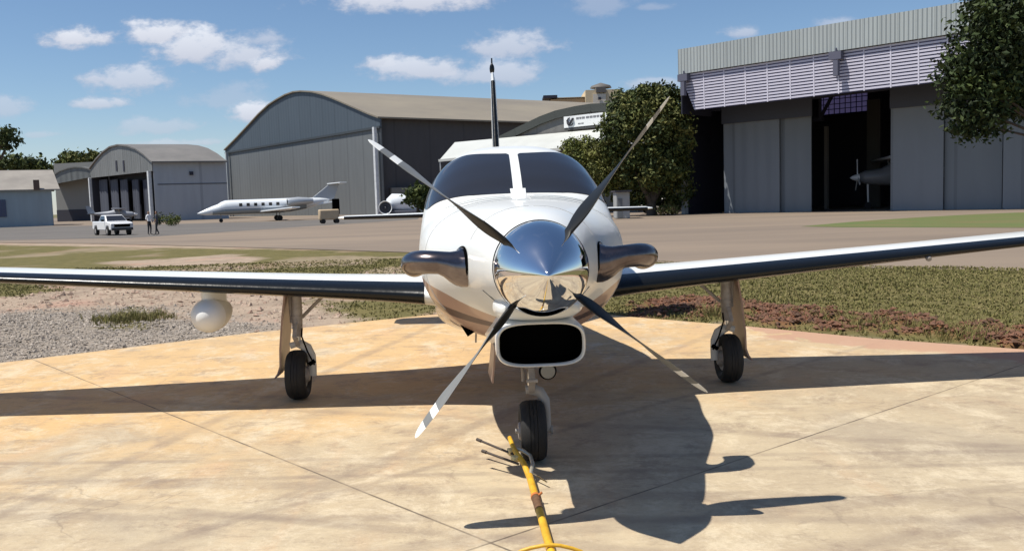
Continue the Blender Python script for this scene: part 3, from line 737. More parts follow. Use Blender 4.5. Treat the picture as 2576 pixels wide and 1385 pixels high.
# exhaust stacks
def exhaust(s):
    P = [(.35, .74, 1.278, .118, 1), (.405, .72, 1.278, .114, 1), (.42, .715, 1.280, .106, 1), (.45, .70, 1.287, .090, 1), (.485, .70, 1.299, .080, .92), (.525, .70, 1.309, .082, .80), (.575, .715, 1.312, .090, .74), (.62, .745, 1.312, .095, .72), (.655, .79, 1.306, .092, .76), (.675, .85, 1.296, .084, .86), (.683, .93, 1.286, .077, .95)]
    g = MB(); g.tube([(s*x, y, z) for x, y, z, r, q in P], [p[3] for p in P], n=28, sq=[p[4] for p in P], caps=(True, False))
    ex = g.build('exhaust_stack', M_EXH, AC, angle=60)
    g = MB(); g.tube([(s*.682, .925, 1.287), (s*.675, .87, 1.293), (s*.655, .81, 1.303)], [.070, .069, .066], n=28, caps=(False, True)); g.build('exhaust_bore', M_BLACK, ex, angle=60)
    g = MB(); pts = [FP(.715+.135*math.sin(a), s*(1.55-.27*math.cos(a)), .004) for a in np.linspace(0, 2*math.pi, 40, endpoint=False)]; pi = [FP(.715+.115*math.sin(a), s*(1.55-.22*math.cos(a)), .008) for a in np.linspace(0, 2*math.pi, 40, endpoint=False)]
    g.loft([pts, pi], caps=(False, True)); g.build('exhaust_flange', M_BLACK, ex, angle=30)
for s in (-1, 1): exhaust(s)

# wings
WX = np.array([.45, .66, 1.0, 1.6, 2.6, 4.0, 5.4, 6.3, 6.5])
WLE = np.array([2.55, 2.66, 2.74, 2.79, 2.84, 2.91, 2.98, 3.04, 3.2])
WC = np.array([2.1, 1.9, 1.72, 1.55, 1.38, 1.16, .96, .82, .55])
WZ = lambda x: .905+.069*(x-.66)
def wsec(x, off=0, part=None):
    c = hermite(x, WX, WC); le = hermite(x, WX, WLE); th = .132-.010*x; K = 22; out = []
    def yt(u): return 5*th*(.2969*math.sqrt(u)-.126*u-.3516*u*u+.2843*u**3-.1036*u**4)
    def cm(u): return .02*4*u*(1-u)
    if part is None:
        us = [.5*(1-math.cos(math.pi*k/K)) for k in range(K+1)]
        up = [(u, cm(u)+yt(u)) for u in us]; lo = [(u, cm(u)-yt(u)) for u in us[::-1][1:-1]]
        pts = up+lo
    else:
        n = 18; pts = []
        for k in range(-n, n+1):
            q = k/n; u = part*q*q*(1 if q < 0 else 1.35); pts.append((u, cm(u)+math.copysign(yt(u), q)))
    z0 = WZ(x)
    res = [(le+u*c, z0+v*c-.035*u*c) for u, v in pts]
    if off:
        o2 = []
        for k in range(len(res)):
            a, b = res[max(k-1, 0)], res[min(k+1, len(res)-1)]; t = (b[0]-a[0], b[1]-a[1]); l = math.hypot(*t)+1e-9
            o2.append((res[k][0]-t[1]/l*off, res[k][1]+t[0]/l*off))
        res = o2
    return [(x, y, z) for y, z in res]
def wing(s):
    xs = list(np.linspace(.435, 6.285, 40))+[6.4, 6.47, 6.5]
    g = MB(); g.loft([[(s*p[0], p[1], p[2]) for p in wsec(x)] for x in xs])
    W = g.build('wing', M_WHITE, AC, angle=45)
    g = MB(); xb = np.linspace(.435, 6.285, 40)[2:39]
    o = [[(s*p[0], p[1], p[2]) for p in wsec(x, -.004, .075)] for x in xb]; i = [[(s*p[0], p[1], p[2]) for p in wsec(x, .004, .075)] for x in xb]
    g.loft([a+b[::-1] for a, b in zip(o, i)]); g.build('deicing_boot', M_BOOT, W, angle=60)
    g = MB()                                   # aileron and flap gaps, landing light, fuel cap
    for (x0, x1) in ((.9, 3.4), (3.5, 6.1)):
        q = []
        for x in np.linspace(x0, x1, 12):
            c = hermite(x, WX, WC); le = hermite(x, WX, WLE); z = WZ(x)+c*(.052*.9-.026); q.append((s*x, le+.74*c, z))
        g.tube(q, .004, n=6)
    g.build('flap_hinge_line', M_SEAM, W)
    if s > 0:
        x = 3.46; g = MB(); le = hermite(x, WX, WLE); g.lathe([(-.006, .006), (-.004, .02), (.01, .024), (.05, .02)], (x, le+.006, WZ(x)-.045), (0, 1, .5), n=16); g.build('stall_vane', M_STEEL, W)
for s in (-1, 1): wing(s)

# tail
def lift(secs, name, mt, parent, K=16, th=.10, mir=None):
    """secs: (point of the leading edge, chord, thickness axis)"""
    g = MB(); rings = []
    for p, c, ax in secs:
        a = airf(c, th, K); rings.append([Vector(p)+Vector((0, u+.4*c, 0))+Vector(ax)*v for u, v in a])
    g.loft(rings); return g.build(name, mt, parent, angle=45)
TF = lift([((0, 6.0, 1.85), 2.6, (.35, 0, 0)), ((0, 6.7, 2.0), 1.95, (.6, 0, 0)), ((0, 7.1, 2.25), 1.5, (.75, 0, 0)), ((0, 7.35, 2.7), 1.15, (.9, 0, 0)), ((0, 7.62, 3.25), .8, (1, 0, 0)), ((0, 7.75, 3.36), .6, (.8, 0, 0))], 'tail_fin', M_WHITE, AC)
g = MB(); g.tube([(0, 7.08, 2.25), (0, 7.33, 2.7), (0, 7.60, 3.22)], [.036, .032, .026], n=12); g.build('fin_boot', M_BOOT, TF)
g = MB(); g.lathe([(0, .018), (.02, .03), (.06, .034), (.1, .028), (.13, .01)], (0, 7.85, 3.36), (0, 0, 1), n=14); g.lathe([(0, .012), (.1, .01)], (0, 7.85, 3.46), (0, 0, 1), n=10); g.build('beacon', M_BOOT, TF)
for s in (-1, 1):
    TP = lift([((s*.02, 7.55, 1.48), .95, (0, 0, 1)), ((s*2.05, 7.72, 1.48), .62, (0, 0, 1)), ((s*2.15, 7.85, 1.48), .4, (0, 0, .8))], 'tailplane', M_WHITE, AC)
    g = MB(); g.tube([(s*.12, 7.555, 1.48), (s*2.05, 7.715, 1.48)], [.03, .022], n=10); g.build('tailplane_boot', M_BOOT, TP)
# aerials on the roof and belly
g = MB(); g.prism([(-.34, 2.6, .62), (-.34, 2.74, .62), (-.345, 2.75, .53), (-.345, 2.68, .53)], (.014, 0, 0)); g.build('blade_aerial', M_STEEL, AC)
# hoarse air scoop on the left belly
g = MB(); a, b, c = Vector((-.46, 1.70, .90)), Vector((-.37, 1.62, .77)), Vector((-.30, 1.95, .78))
g.add([a+Vector((-.03, 0, 0)), b+Vector((-.02, 0, -.03)), c+Vector((-.01, 0, -.03)), a+Vector((.05, .1, 0)), b+Vector((.05, .1, 0)), c+Vector((.05, .1, 0))], [(0, 1, 2), (3, 5, 4), (0, 3, 4, 1), (1, 4, 5, 2), (2, 5, 3, 0)])
g.build('belly_scoop', M_BLACK, AC, angle=0)

# radar pod under the right wing (left in the photograph)
px_, pz_ = -2.52, .785
g = MB(); g.lathe([(.10, .140), (.16, .141), (.26, .136), (.38, .118), (.50, .09), (.60, .055), (.66, .02), (.67, .002)], (px_, 2.90, pz_), (0, 1, 0), n=40, caps=(False, True))
PD = g.build('radar_pod', mat('pod_white', (.60, .60, .57), .5), AC, angle=60)
g = MB(); g.lathe([(-.05, .001), (-.047, .028), (-.035, .058), (-.01, .092), (.02, .116), (.06, .133), (.10, .1405)], (px_, 2.90, pz_), (0, 1, 0), n=40, caps=(True, False)); g.build('radome', mat('radome_white', (.74, .74, .72), .45), PD, angle=60)
rings = []
for z, y0, y1, w in ((.84, 2.95, 3.35, .10), (.90, 2.98, 3.4, .085), (.95, 2.94, 3.45, .08), (1.03, 2.97, 3.5, .09)):
    rings.append([(px_+w*math.cos(a), (y0+y1)/2+(y1-y0)/2*math.sin(a), z) for a in np.linspace(0, 2*math.pi, 24, endpoint=False)])
g = MB(); g.loft(rings); g.build('pod_pylon', M_WHITE, PD, angle=60)

# landing gear
def tyre_prof(Rr, w): return [(-w*.30, Rr*.52), (-w*.42, Rr*.60), (-w*.5, Rr*.74), (-w*.47, Rr*.87), (-w*.36, Rr*.96), (-w*.20, Rr*.995), (-w*.15, Rr), (-w*.145, Rr*.972), (-w*.125, Rr*.972), (-w*.12, Rr), (-w*.01, Rr), (-w*.008, Rr*.972), (w*.008, Rr*.972), (w*.01, Rr), (w*.12, Rr), (w*.125, Rr*.972), (w*.145, Rr*.972), (w*.15, Rr), (w*.20, Rr*.995), (w*.36, Rr*.96), (w*.47, Rr*.87), (w*.5, Rr*.74), (w*.42, Rr*.60), (w*.30, Rr*.52)]
def wheel(par, c, Rr, w, hub_side, ):
    g = MB(); g.lathe(tyre_prof(Rr, w), c, (1, 0, 0), n=56); g.build('tyre', M_TYRE, par, angle=30)
    g = MB(); g.lathe([(-w*.33, Rr*.2), (-w*.36, Rr*.5), (-w*.2, Rr*.54), (w*.2, Rr*.54), (w*.36, Rr*.5), (w*.33, Rr*.2)], c, (1, 0, 0), n=32)
    g.lathe([(0, Rr*.34), (w*.40, Rr*.34), (w*.55, Rr*.26), (w*.58, Rr*.08)], c, (hub_side, 0, 0), n=24); g.build('wheel_hub', M_STEEL, par, angle=35)
def main_gear(s):
    x, y = s*1.875, 3.30
    top = WZ(1.875)+.0
    wz = .212; inn = -s                          # the hub faces inboard
    g = MB(); g.tube([(x-s*.01, y+.02, top), (x-s*.01, y+.015, .72), (x-s*.01, y+.01, .545)], [.045, .047, .040], n=20); g.tube([(x-s*.01, y+.015, .72), (x-s*.01, y+.015, .70)], [.054, .054], n=20)
    LG = g.build('main_gear', M_STEEL, AC, angle=40)
    g = MB(); g.tube([(x-s*.01, y+.01, .56), (x-s*.008, y+.01, .47)], .026, n=16); g.build('oleo_piston', M_OLEO, LG)
    g = MB()                                     # fork curving round the inboard side of the tyre to the axle
    g.tube([(x, y+.01, .485), (x+inn*.03, y+.01, .475), (x+inn*.085, y+.01, .44), (x+inn*.118, y+.005, .37), (x+inn*.124, y, .29), (x+inn*.120, y, .20)], [.034, .036, .030, .024, .022, .026], n=14, sq=[1.0, 1.1, 1.4, 1.6, 1.6, 1.4])
    g.tube([(x-inn*.06, y+.01, .462), (x, y+.01, .478), (x+inn*.07, y+.01, .452)], .014, n=10, sq=[2, 2, 2]); g.build('fork', mat('fork_grey', (.50, .49, .46), .4) if s < 0 else bpy.data.materials['fork_grey'], LG, angle=40)
    g = MB(); g.beam((x+inn*.01, y-.055, .66), (x+inn*.01, y-.14, .56), .035, .014); g.beam((x+inn*.01, y-.14, .56), (x+inn*.02, y-.05, .47), .035, .014); g.build('torque_link', M_STEEL, LG)
    g = MB(); g.tube([(x+inn*.06, y-.05, .62), (x+inn*.055, y-.06, .55), (x+inn*.10, y-.07, .42), (x+inn*.15, y-.05, .30)], .007, n=8); g.tube([(x+inn*.15, y-.02, .33), (x+inn*.10, y-.02, .30)], .018, n=10); g.build('brake_line', M_BLACK, LG)
    g = MB(); g.beam((x+inn*.045, y+.05, .70), (x+inn*.34, y+.22, top+.0), .028, .022); g.tube([(x-s*-.045, y+.02, top-.01), (x-s*-.04, y+.02, .66)], [.016, .014], n=10); g.build('side_brace', M_STEEL, LG)
    # long narrow door on the outboard side
    g = MB()
    rows = [(top-.01, .045, .10, .30), (.72, .085, .10, .31), (.45, .118, .09, .30), (.30, .128, .07, .27), (.24, .15, .07, .24), (.20, .175, .10, .20)]
    out = [[(x+s*(ox), y-y0, z), (x+s*(ox), y+y1, z), (x+s*(ox+.016), y+y1, z), (x+s*(ox+.016), y-y0, z)] for z, ox, y0, y1 in rows]
    g.loft(out); g.build('gear_door', M_BRONZE, LG, angle=40)
    wheel(LG, (x, y, wz), wz, .175, inn)
for s in (-1, 1): main_gear(s)
def nose_gear():
    g = MB()
    x, y = .005, 1.18
    g = MB(); g.tube([(x, y+.06, .80), (x, y+.05, .60)], [.036, .036], n=18); g.tube([(x, y+.05, .60), (x, y+.05, .585)], .046, n=18)
    NG = g.build('nose_gear', M_STEEL, AC, angle=40)
    g = MB(); g.tube([(x, y+.05, .60), (x, y+.045, .47)], .023, n=16); g.build('oleo_piston', M_OLEO, NG)
    g = MB(); g.beam((x, y-.005, .62), (x, y-.10, .53), .04, .014); g.beam((x, y-.10, .53), (x, y-.01, .44), .04, .014); g.lathe([(-.035, .012), (.035, .012)], (x, y-.10, .53), (1, 0, 0), n=10); g.build('torque_link', M_STEEL, NG)
    g = MB(); g.tube([(x-.035, y+.045, .445), (x+.0, y+.045, .45), (x+.055, y+.035, .43), (x+.088, y+.02, .38), (x+.096, y+.005, .30), (x+.094, y, .20)], [.020, .030, .025, .018, .014, .018], n=14, sq=[1.4, 1.2, 1.4, 1.6, 1.6, 1.4]); g.lathe([(-.11, .016), (.13, .016), (.13, .026), (.115, .026)], (x, y, .192), (1, 0, 0), n=14); g.build('fork', mat('nose_fork_grey', (.33, .31, .29), .4), NG, angle=40)
    g = MB(); g.beam((x+.02, y+.09, .62), (x+.03, y+.5, .72), .03, .02); g.tube([(x-.055, y+.05, .72), (x-.05, y+.045, .50)], [.011, .009], n=8); g.build('drag_brace', M_STEEL, NG)
    g = MB(); g.tube([(x+.02, y+.04, .62), (x+.10, y-.04, .61)], .012, n=8); g.build('lamp_bracket', M_STEEL, NG)
    wheel(NG, (x, y, .192), .192, .165, -1)
    # doors
    for s in (-1,):
        g = MB(); o = [(s*.215, .95, .76), (s*.235, 1.05, .53), (s*.25, 1.55, .50), (s*.215, 1.75, .72)]
        g.prism(o, (s*.01, 0, .002)); g.build('nose_gear_door', M_BRONZE, NG, angle=0)
    g = MB(); g.lathe([(0, .012), (.01, .052), (.02, .056), (.05, .05), (.09, .02)], (x+.10, y-.10, .585), (0, 1, 0), n=28); LLm = g.build('landing_light', M_BLACK, NG, angle=40)
    g = MB(); g.lathe([(0, .001), (.002, .044), (.01, .046)], (x+.10, y-.106, .585), (0, 1, 0), n=28); g.build('lens', mat('lamp_lens', (.16, .17, .18), .1, metal=.6), LLm)
nose_gear()

# ------------------------------------------------------------------ tow bar
M_YEL = mat('yellow_paint', (.72, .43, .03), .45, nscale=14, col2=(.55, .30, .02), bump=.1, bscale=40)
M_ORG = mat('orange_tape', (.50, .16, .04), .6)
M_BRN = mat('rusty_sleeve', (.15, .075, .035), .7, noise=.4, nscale=30)
TB = empty('tow_bar', (0.02, 5.3, 0)); tag(TB, 'yellow steel tow bar attached to the nose wheel with two dark lever handles', 'tow bar')
W_ = lambda p: (p[0]-TB.location.x, p[1]-TB.location.y, p[2])
A0, A1 = Vector(at(1332, 1196, 5.10)), Vector(at(1388, 1392, 4.02))
dirn = (A1-A0)
g = MB(); g.tube([W_(A0), W_(A0+dirn*1.9)], .021, n=18); g.build('main_tube', M_YEL, TB)
g = MB(); g.tube([W_(A0+dirn*.315), W_(A0+dirn*.40)], .0235, n=18); g.tube([W_(A0+dirn*.40), W_(A0+dirn*.50)], .0228, n=18); g.build('sleeve', M_BRN, TB)
g = MB(); q = A0+dirn*.33; g.tube([W_(q+Vector((.0, 0, -.0))), W_(q+Vector((.035, 0, .03)))], .007, n=10); g.tube([W_(A0+dirn*.31), W_(A0+dirn*.335)], .026, n=18); g.build('locking_pin', M_ORG, TB)
# jaw
J = [at(x, y, D) for x, y, D in ((1332, 1200, 5.10), (1318, 1165, 5.22), (1300, 1140, 5.34), (1290, 1122, 5.45), (1282, 1100, 5.56))]
g = MB(); g.tube([W_(p) for p in J], [.019, .017, .016, .015, .014], n=12); g.build('jaw_arm', M_YEL, TB)
J = [at(x, y, D) for x, y, D in ((1334, 1196, 5.10), (1340, 1165, 5.20), (1334, 1145, 5.32), (1315, 1132, 5.36), (1296, 1128, 5.42))]
g = MB(); g.tube([W_(p) for p in J], [.013, .012, .011, .012, .012], n=12); g.build('jaw_arm', mat('bare_grey_steel', (.45, .42, .34), .4, metal=.6), TB)
for p, d_, q in ((Vector(at(1300, 1152, 5.30)), (.06, .05, .035), .5), (Vector(at(1288, 1135, 5.42)), (.05, .05, .04), .3)): g = MB(); g.box(W_(p), d_, q); g.build('hinge_block', bpy.data.materials.get('worn_yellow') or mat('worn_yellow', (.6, .5, .25), .5), TB, bevel=.004)
M_HAN = mat('dark_handle', (.05, .035, .025), .6)
for a, b in (((1292, 1142, 5.38), (1200, 1104, 5.62)), ((1304, 1166, 5.22), (1213, 1133, 5.42))):
    p, q = Vector(at(*a)), Vector(at(*b)); g = MB(); g.tube([W_(p), W_(q)], .0075, n=10); g.tube([W_(q), W_(q+(p-q)*.12)], .0105, n=10); g.build('lever_handle', M_HAN, TB)
g = MB(); p, q = Vector(at(1338, 1186, 5.14)), Vector(at(1376, 1212, 5.02)); g.tube([W_(p), W_(q)], .005, n=8); g.build('retaining_pin', M_OLEO, TB)
# hand grip bow
B = [at(x, y, 4.05) for x, y in ((1300, 1392), (1312, 1384), (1335, 1377), (1365, 1371), (1386, 1369), (1410, 1371), (1440, 1378), (1462, 1386), (1472, 1394))]
g = MB(); g.tube([W_(p) for p in B], .009, n=12); g.build('grip_bow', M_YEL, TB)

# ------------------------------------------------------------------ hangars
def wallbox(g, pl, u0, u1, z0, z1, k0, k1, m=0):
    """box on a wall plane between offsets k0..k1 along its normal"""
    p = [pl.pt(u0, z0, k0), pl.pt(u1, z0, k0), pl.pt(u1, z0, k1), pl.pt(u0, z0, k1)]
    g.prism(p, (0, 0, z1-z0), m)
def quadwall(g, pl, pts, t, m=0):
    """pts (u, z) outline on the plane, thickness t behind it"""
    g.prism([pl.pt(u, z) for u, z in pts], (-pl.n[0]*t, -pl.n[1]*t, 0), m)
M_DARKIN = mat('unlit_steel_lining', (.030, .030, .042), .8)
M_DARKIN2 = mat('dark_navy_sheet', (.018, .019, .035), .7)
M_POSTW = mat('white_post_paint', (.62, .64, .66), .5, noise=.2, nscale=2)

# --- right hangar
PH = Plane((15.34, 79.57), (19.46, -18.92)); PO = PH.off(4.8)
ang = math.atan2(PH.d[1], PH.d[0])
RH = empty('hangar', (*PH.pt(0, 0)[:2], 0)); tag(RH, 'large steel hangar at right with slatted white soffit above grey sliding doors', 'hangar')
def rel(g, name, mats, root, **k):
    o = g.build(name, mats, None, **k); o.parent = root
    o.matrix_parent_inverse = Matrix.Translation(-Vector(root.location)); return o
uL, zTL = PO.sz(1705, 125); _, zBL = PO.sz(1711, 187); uR, zTR = PO.sz(2440, 2); _, zBR = PO.sz(2430, 80)
UE = 46.0
zT = lambda u: zTL+(zTR-zTL)*(u-uL)/(uR-uL)
zB = lambda u: zBL+(zBR-zBL)*(u-uL)/(uR-uL)
print('RH top', zTL, zTR, 'bottom', zBL, zBR, uL, uR)
g = MB(); g.prism([PO.pt(uL, zB(uL)), PO.pt(UE, zB(UE)), PO.pt(UE, zT(UE)), PO.pt(uL, zT(uL))], (-PO.n[0]*.15, -PO.n[1]*.15, 0))
rel(g, 'fascia', sheet_metal('pale_green_cladding', (.40, .435, .435), .30, ang, noise=.22, depth=.05), RH, angle=20)
uS, zS = PH.sz(1742, 277); uS2, zS2 = PH.sz(2365, 205)
zS_ = lambda u: zS+(zS2-zS)*(u-uS)/(uS2-uS)
uP, zP = PO.sz(1741, 277); uP2, zP2 = PO.sz(2365, 205); zP_ = lambda u: zP+(zP2-zP)*(u-uP)/(uP2-uP)
T_ = lambda u: np.array(PO.pt(u, zB(u)-.02, -.22)); B_ = lambda u: np.array(PO.pt(u, zP_(u), -.30)); uS_ = lambda f: uL+.05+(uP-uL)*f
nS = np.cross(T_(10)-T_(0), B_(0)-T_(0)); nS /= np.linalg.norm(nS)
if nS @ (np.array([0, 0, 2])-T_(0)) < 0: nS = -nS
def thin(name, c, f):
    m = bpy.data.materials.new(name); m.use_nodes = True; t = m.node_tree; t.nodes.remove(t.nodes['Principled BSDF']); a = t.nodes.new('ShaderNodeBsdfDiffuse'); b = t.nodes.new('ShaderNodeBsdfTranslucent'); x = t.nodes.new('ShaderNodeMixShader')
    a.inputs[0].default_value = b.inputs[0].default_value = (*c, 1); x.inputs[0].default_value = f; t.links.new(a.outputs[0], x.inputs[1]); t.links.new(b.outputs[0], x.inputs[2]); t.links.new(x.outputs[0], t.nodes['Material Output'].inputs[0]); return m
NR = 13; g = MB(); q = lambda u, f: T_(u)*(1-f)+B_(u)*f
for k in range(NR): g.add([q(uS_((k+.62)/NR), (k+.62)/NR)-nS*.04, q(UE, (k+.62)/NR)-nS*.04, q(UE, min((k+1.2)/NR, 1))-nS*.04, q(uS_(min((k+1.2)/NR, 1)), min((k+1.2)/NR, 1))-nS*.04], [(0, 1, 2, 3)])
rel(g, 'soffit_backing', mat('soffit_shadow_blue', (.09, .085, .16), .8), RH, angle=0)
g = MB()
for k in range(NR):
    f0, f1 = (k+.12)/NR, (k+.72)/NR
    q = lambda u, f: T_(u)*(1-f)+B_(u)*f
    g.add([q(uS_(f0), f0), q(UE, f0), q(UE, f1), q(uS_(f1), f1)], [(0, 1, 2, 3)])
rel(g, 'soffit_slats', thin('white_slat', (.66, .64, .75), .1), RH, angle=0)
u = uL+2.2
while u < UE:
    g = MB(); g.add([T_(u)+nS*.02, T_(u+.10)+nS*.02, B_(u+.10)+nS*.02, B_(u)+nS*.02], [(0, 1, 2, 3)]); u += 1.85
    rel(g, 'soffit_rail', bpy.data.materials.get('white_rail') or thin('white_rail', (.66, .64, .74), .1), RH, angle=0)
for (a, b) in ((1722, 205), (2105, 140)):      # floodlights on the soffit
    u, _ = PO.sz(a, b); z = zB(u)-.35; g = MB(); p = PO.pt(u, z, .1); g.box(p, (.9, .5, .55), ang); g.beam((p[0], p[1], z+.2), (p[0], p[1], z+.55), .09); g.box((p[0]-.1, p[1]-.3, z-.9), (.35, .35, 1.1), ang); rel(g, 'floodlight', mat('dark_lamp', (.10, .10, .14), .5), RH, angle=20)
# doors
m_door = sheet_metal('grey_door_sheet', (.19, .21, .235), 1.1, ang, noise=.18, depth=.02)
m_door2 = sheet_metal('grey_door_sheet_dark', (.175, .195, .215), 1.1, ang, noise=.18, depth=.02)
def door(xa, xb, k, yt, mt, name='sliding_door'):
    p = PH.off(k); ua, _ = p.sz(xa, 500); ub, _ = p.sz(xb, 500); _, zt = p.sz(xa, yt)
    zt = min(zt, zS_(ua)-.05)
    g = MB(); wallbox(g, p, ua, ub, -.02, zt, 0, -.12); rel(g, name, mt, RH, angle=20); return p, ua, ub, zt
door(1822, 1961, -.25, 280, m_door); door(1963, 2041, -.55, 268, m_door2)
door(2240, 2372, -.25, 232, m_door); door(2375, 2520, -.55, 226, m_door2); door(2522, 2700, -.25, 220, m_door)
_, zH = PH.sz(1830, 284); uA, _ = PH.sz(1750, 400); 
for a, b in ((1815, 2042), (2238, 2700)):
    g = MB()
    ua, _ = PH.sz(a, 300); ub, _ = PH.sz(b, 300); 
    g.prism([PH.pt(ua, zH-.9), PH.pt(ub, zH-.9), PH.pt(ub, zS_(ub)), PH.pt(ua, zS_(ua))], (-PH.n[0]*.12, -PH.n[1]*.12, 0))
    rel(g, 'door_header', bpy.data.materials.get('header_navy') or mat('header_navy', (.05, .055, .075), .7), RH, angle=20)
# shell: roof, back, sides
D_ = 24
g = MB(); u0 = uL+.05
zr_ = min(zT(u0), zT(UE))-1.2; ur = min(u0, PH.sz(1722, 500)[0]-.05); P0 = [PO.pt(u0, zr_, -.35), PO.pt(UE, zr_, -.35), PH.pt(UE, zr_, -D_), PH.pt(ur, zr_, -D_), PH.pt(ur, zr_, -.1)]
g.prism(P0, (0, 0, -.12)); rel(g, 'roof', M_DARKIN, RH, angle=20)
g = MB(); g.prism([PH.pt(ur, zH+.2, -.02), PH.pt(UE, zH+.9, -.02), PH.pt(UE, zr_-.15, -.02), PH.pt(ur, zr_-.15, -.02)], (-PH.n[0]*.1, -PH.n[1]*.1, 0)); rel(g, 'added_upper_wall', M_DARKIN2, RH, angle=0)  # added behind the slats to stop sun leaking in over the headers
g = MB(); g.prism([PO.pt(u0, zP-.2, -.3), PH.pt(u0, zP-.2, 0), PH.pt(u0, zr_, 0), PO.pt(u0, zr_, -.3)], (PH.d[0]*.1, PH.d[1]*.1, 0)); rel(g, 'added_end_panel', M_DARKIN2, RH, angle=0)  # added to close the overhang's left end against sun on the doors
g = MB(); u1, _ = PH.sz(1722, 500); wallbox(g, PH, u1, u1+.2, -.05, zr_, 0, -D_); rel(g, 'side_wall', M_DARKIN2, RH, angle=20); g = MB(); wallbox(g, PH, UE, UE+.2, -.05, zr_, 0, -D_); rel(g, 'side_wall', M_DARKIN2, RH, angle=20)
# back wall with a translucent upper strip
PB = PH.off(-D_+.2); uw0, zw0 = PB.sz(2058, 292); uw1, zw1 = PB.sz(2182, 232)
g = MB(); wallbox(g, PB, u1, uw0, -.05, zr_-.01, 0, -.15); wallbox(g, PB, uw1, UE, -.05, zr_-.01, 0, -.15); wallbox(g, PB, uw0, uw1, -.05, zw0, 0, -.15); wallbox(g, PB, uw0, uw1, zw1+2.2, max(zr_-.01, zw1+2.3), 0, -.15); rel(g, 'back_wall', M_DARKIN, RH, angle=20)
mt = bpy.data.materials.new('translucent_sheet'); mt.use_nodes = True; t_ = mt.node_tree; t_.nodes.remove(t_.nodes['Principled BSDF'])
tr = t_.nodes.new('ShaderNodeBsdfTranslucent'); tr.inputs[0].default_value = (.40, .36, .50, 1); t_.links.new(tr.outputs[0], t_.nodes['Material Output'].inputs[0])
g = MB(); wallbox(g, PB, uw0, uw1, zw0, zw1+2.2, -.05, -.07); rel(g, 'translucent_panel', mt, RH, angle=0)
g = MB()
for k in range(1, 9):
    u = uw0+(uw1-uw0)*k/9; wallbox(g, PB, u, u+.07, zw0, zw1+2.2, 0, .06)
for k in range(0, 8):
    z = zw0+(zw1+2.2-zw0)*k/8; wallbox(g, PB, uw0, uw1, z, z+.08, .0, .05)
rel(g, 'panel_bars', M_DARKIN2, RH, angle=0)
# inner columns and the light end post
for x, y, k, w, mm in ((2077, 318, -9, .30, mat('inner_column', (.22, .20, .18), .7)), (2197, 250, -15, 1.2, mat('inner_panel', (.10, .095, .085), .7))):
    p = PH.off(k); u, z = p.sz(x, y); g = MB(); wallbox(g, p, u-w/2, u+w/2, -.02, z, 0, -.3); rel(g, 'column', mm, RH, angle=20)
g = MB(); p = PH.off(-4); u, z = p.sz(2062, 300); v, z2 = p.sz(2112, 222)
g.beam(p.pt(u, z), p.pt(u, z2+1), .25); g.beam(p.pt(u, z), p.pt(v, z2+.5), .22); g.beam(p.pt(u-1, z), p.pt(u+.3, z), .3); rel(g, 'roof_bracket', M_DARKIN2, RH, angle=20)
p = PH.off(1.2); u, z = p.sz(1715, 388); g = MB(); wallbox(g, p, u-.12, u+.2, -.02, z, 0, -.6); rel(g, 'end_post', mat('concrete_post', (.42, .41, .39), .7), RH, angle=20)

# --- main arched hangar
RC = np.array([-21.5, 147.5]); LC = np.array([-64.6, 203.5])
PM = Plane(RC, LC-RC); PS = Plane(RC, (25.9, 10.0))
am = math.atan2(PM.d[1], PM.d[0]); as_ = math.atan2(PS.d[1], PS.d[0])
MH = empty('hangar', (RC[0], RC[1], 0)); tag(MH, 'tall grey hangar with rounded gable and long tan roof behind the jet', 'hangar')
prof = [PM.sz(x, y) for x, y in ((957, 295), (930, 285), (900, 272), (870, 259), (840, 246), (815, 237), (790, 231), (762, 229), (742, 231), (722, 238), (700, 250), (680, 263), (655, 286), (630, 313), (600, 345), (577, 368), (568, 377))]
lineR, lineL = PM.sz(948, 320), PM.sz(572, 383)
uRt, uLf = prof[0][0], prof[-1][0]
zl = lambda u: lineR[1]+(lineL[1]-lineR[1])*(u-lineR[0])/(lineL[0]-lineR[0])
g = MB(); quadwall(g, PM.off(.15), prof+[(uLf, zl(uLf)), (uRt, zl(uRt))], .3)
rel(g, 'gable', sheet_metal('bluish_gable_sheet', (.065, .085, .108), 1.2, am, noise=.25, depth=.01), MH, angle=20)
g = MB(); quadwall(g, PM, [(uRt+.3, -.1), (uRt+.3, zl(uRt)), (uLf, zl(uLf)), (uLf, -.1)], .3)
rel(g, 'front_doors', sheet_metal('grey_main_doors', (.14, .15, .155), 1.4, am, noise=.22, depth=.012), MH, angle=20)
g = MB(); g.prism([PM.pt(uRt, zl(uRt)-.28, .3), PM.pt(uLf, zl(uLf)-.28, .3), PM.pt(uLf, zl(uLf)+.1, .3), PM.pt(uRt, zl(uRt)+.1, .3)], (-PM.n[0]*.5, -PM.n[1]*.5, 0)); rel(g, 'door_track', mat('track_dark', (.04, .048, .055), .6), MH, angle=20)
g = MB(); u, z = PM.sz(950, 320); wallbox(g, PM, u-.35, u+.25, -.05, z, .9, .4); rel(g, 'corner_post', M_POSTW, MH, angle=20)
g = MB(); u, z = PM.sz(577, 383); wallbox(g, PM, u-.3, u+.25, -.05, z, .9, .4); rel(g, 'corner_post', mat('grey_post', (.35, .38, .40), .5), MH, angle=20)
L2 = 60; sv = PS.d*L2
g = MB(); top = [Vector(PM.pt(u, z+.1, .5)) for u, z in prof]; rv = Vector((PS.d[0]*(L2+1), PS.d[1]*(L2+1), -1.7))
N_ = len(top); bot = [p-Vector((0, 0, .25)) for p in top]
g.loft([top+bot[::-1], [p+rv for p in top]+[p+rv for p in bot[::-1]]])
rel(g, 'roof', mat('tan_roof_sheet', (.25, .215, .16), .6, nscale=.12, col2=(.19, .165, .13), detail=7, streak=(.5, .5, 2)), MH, angle=15)
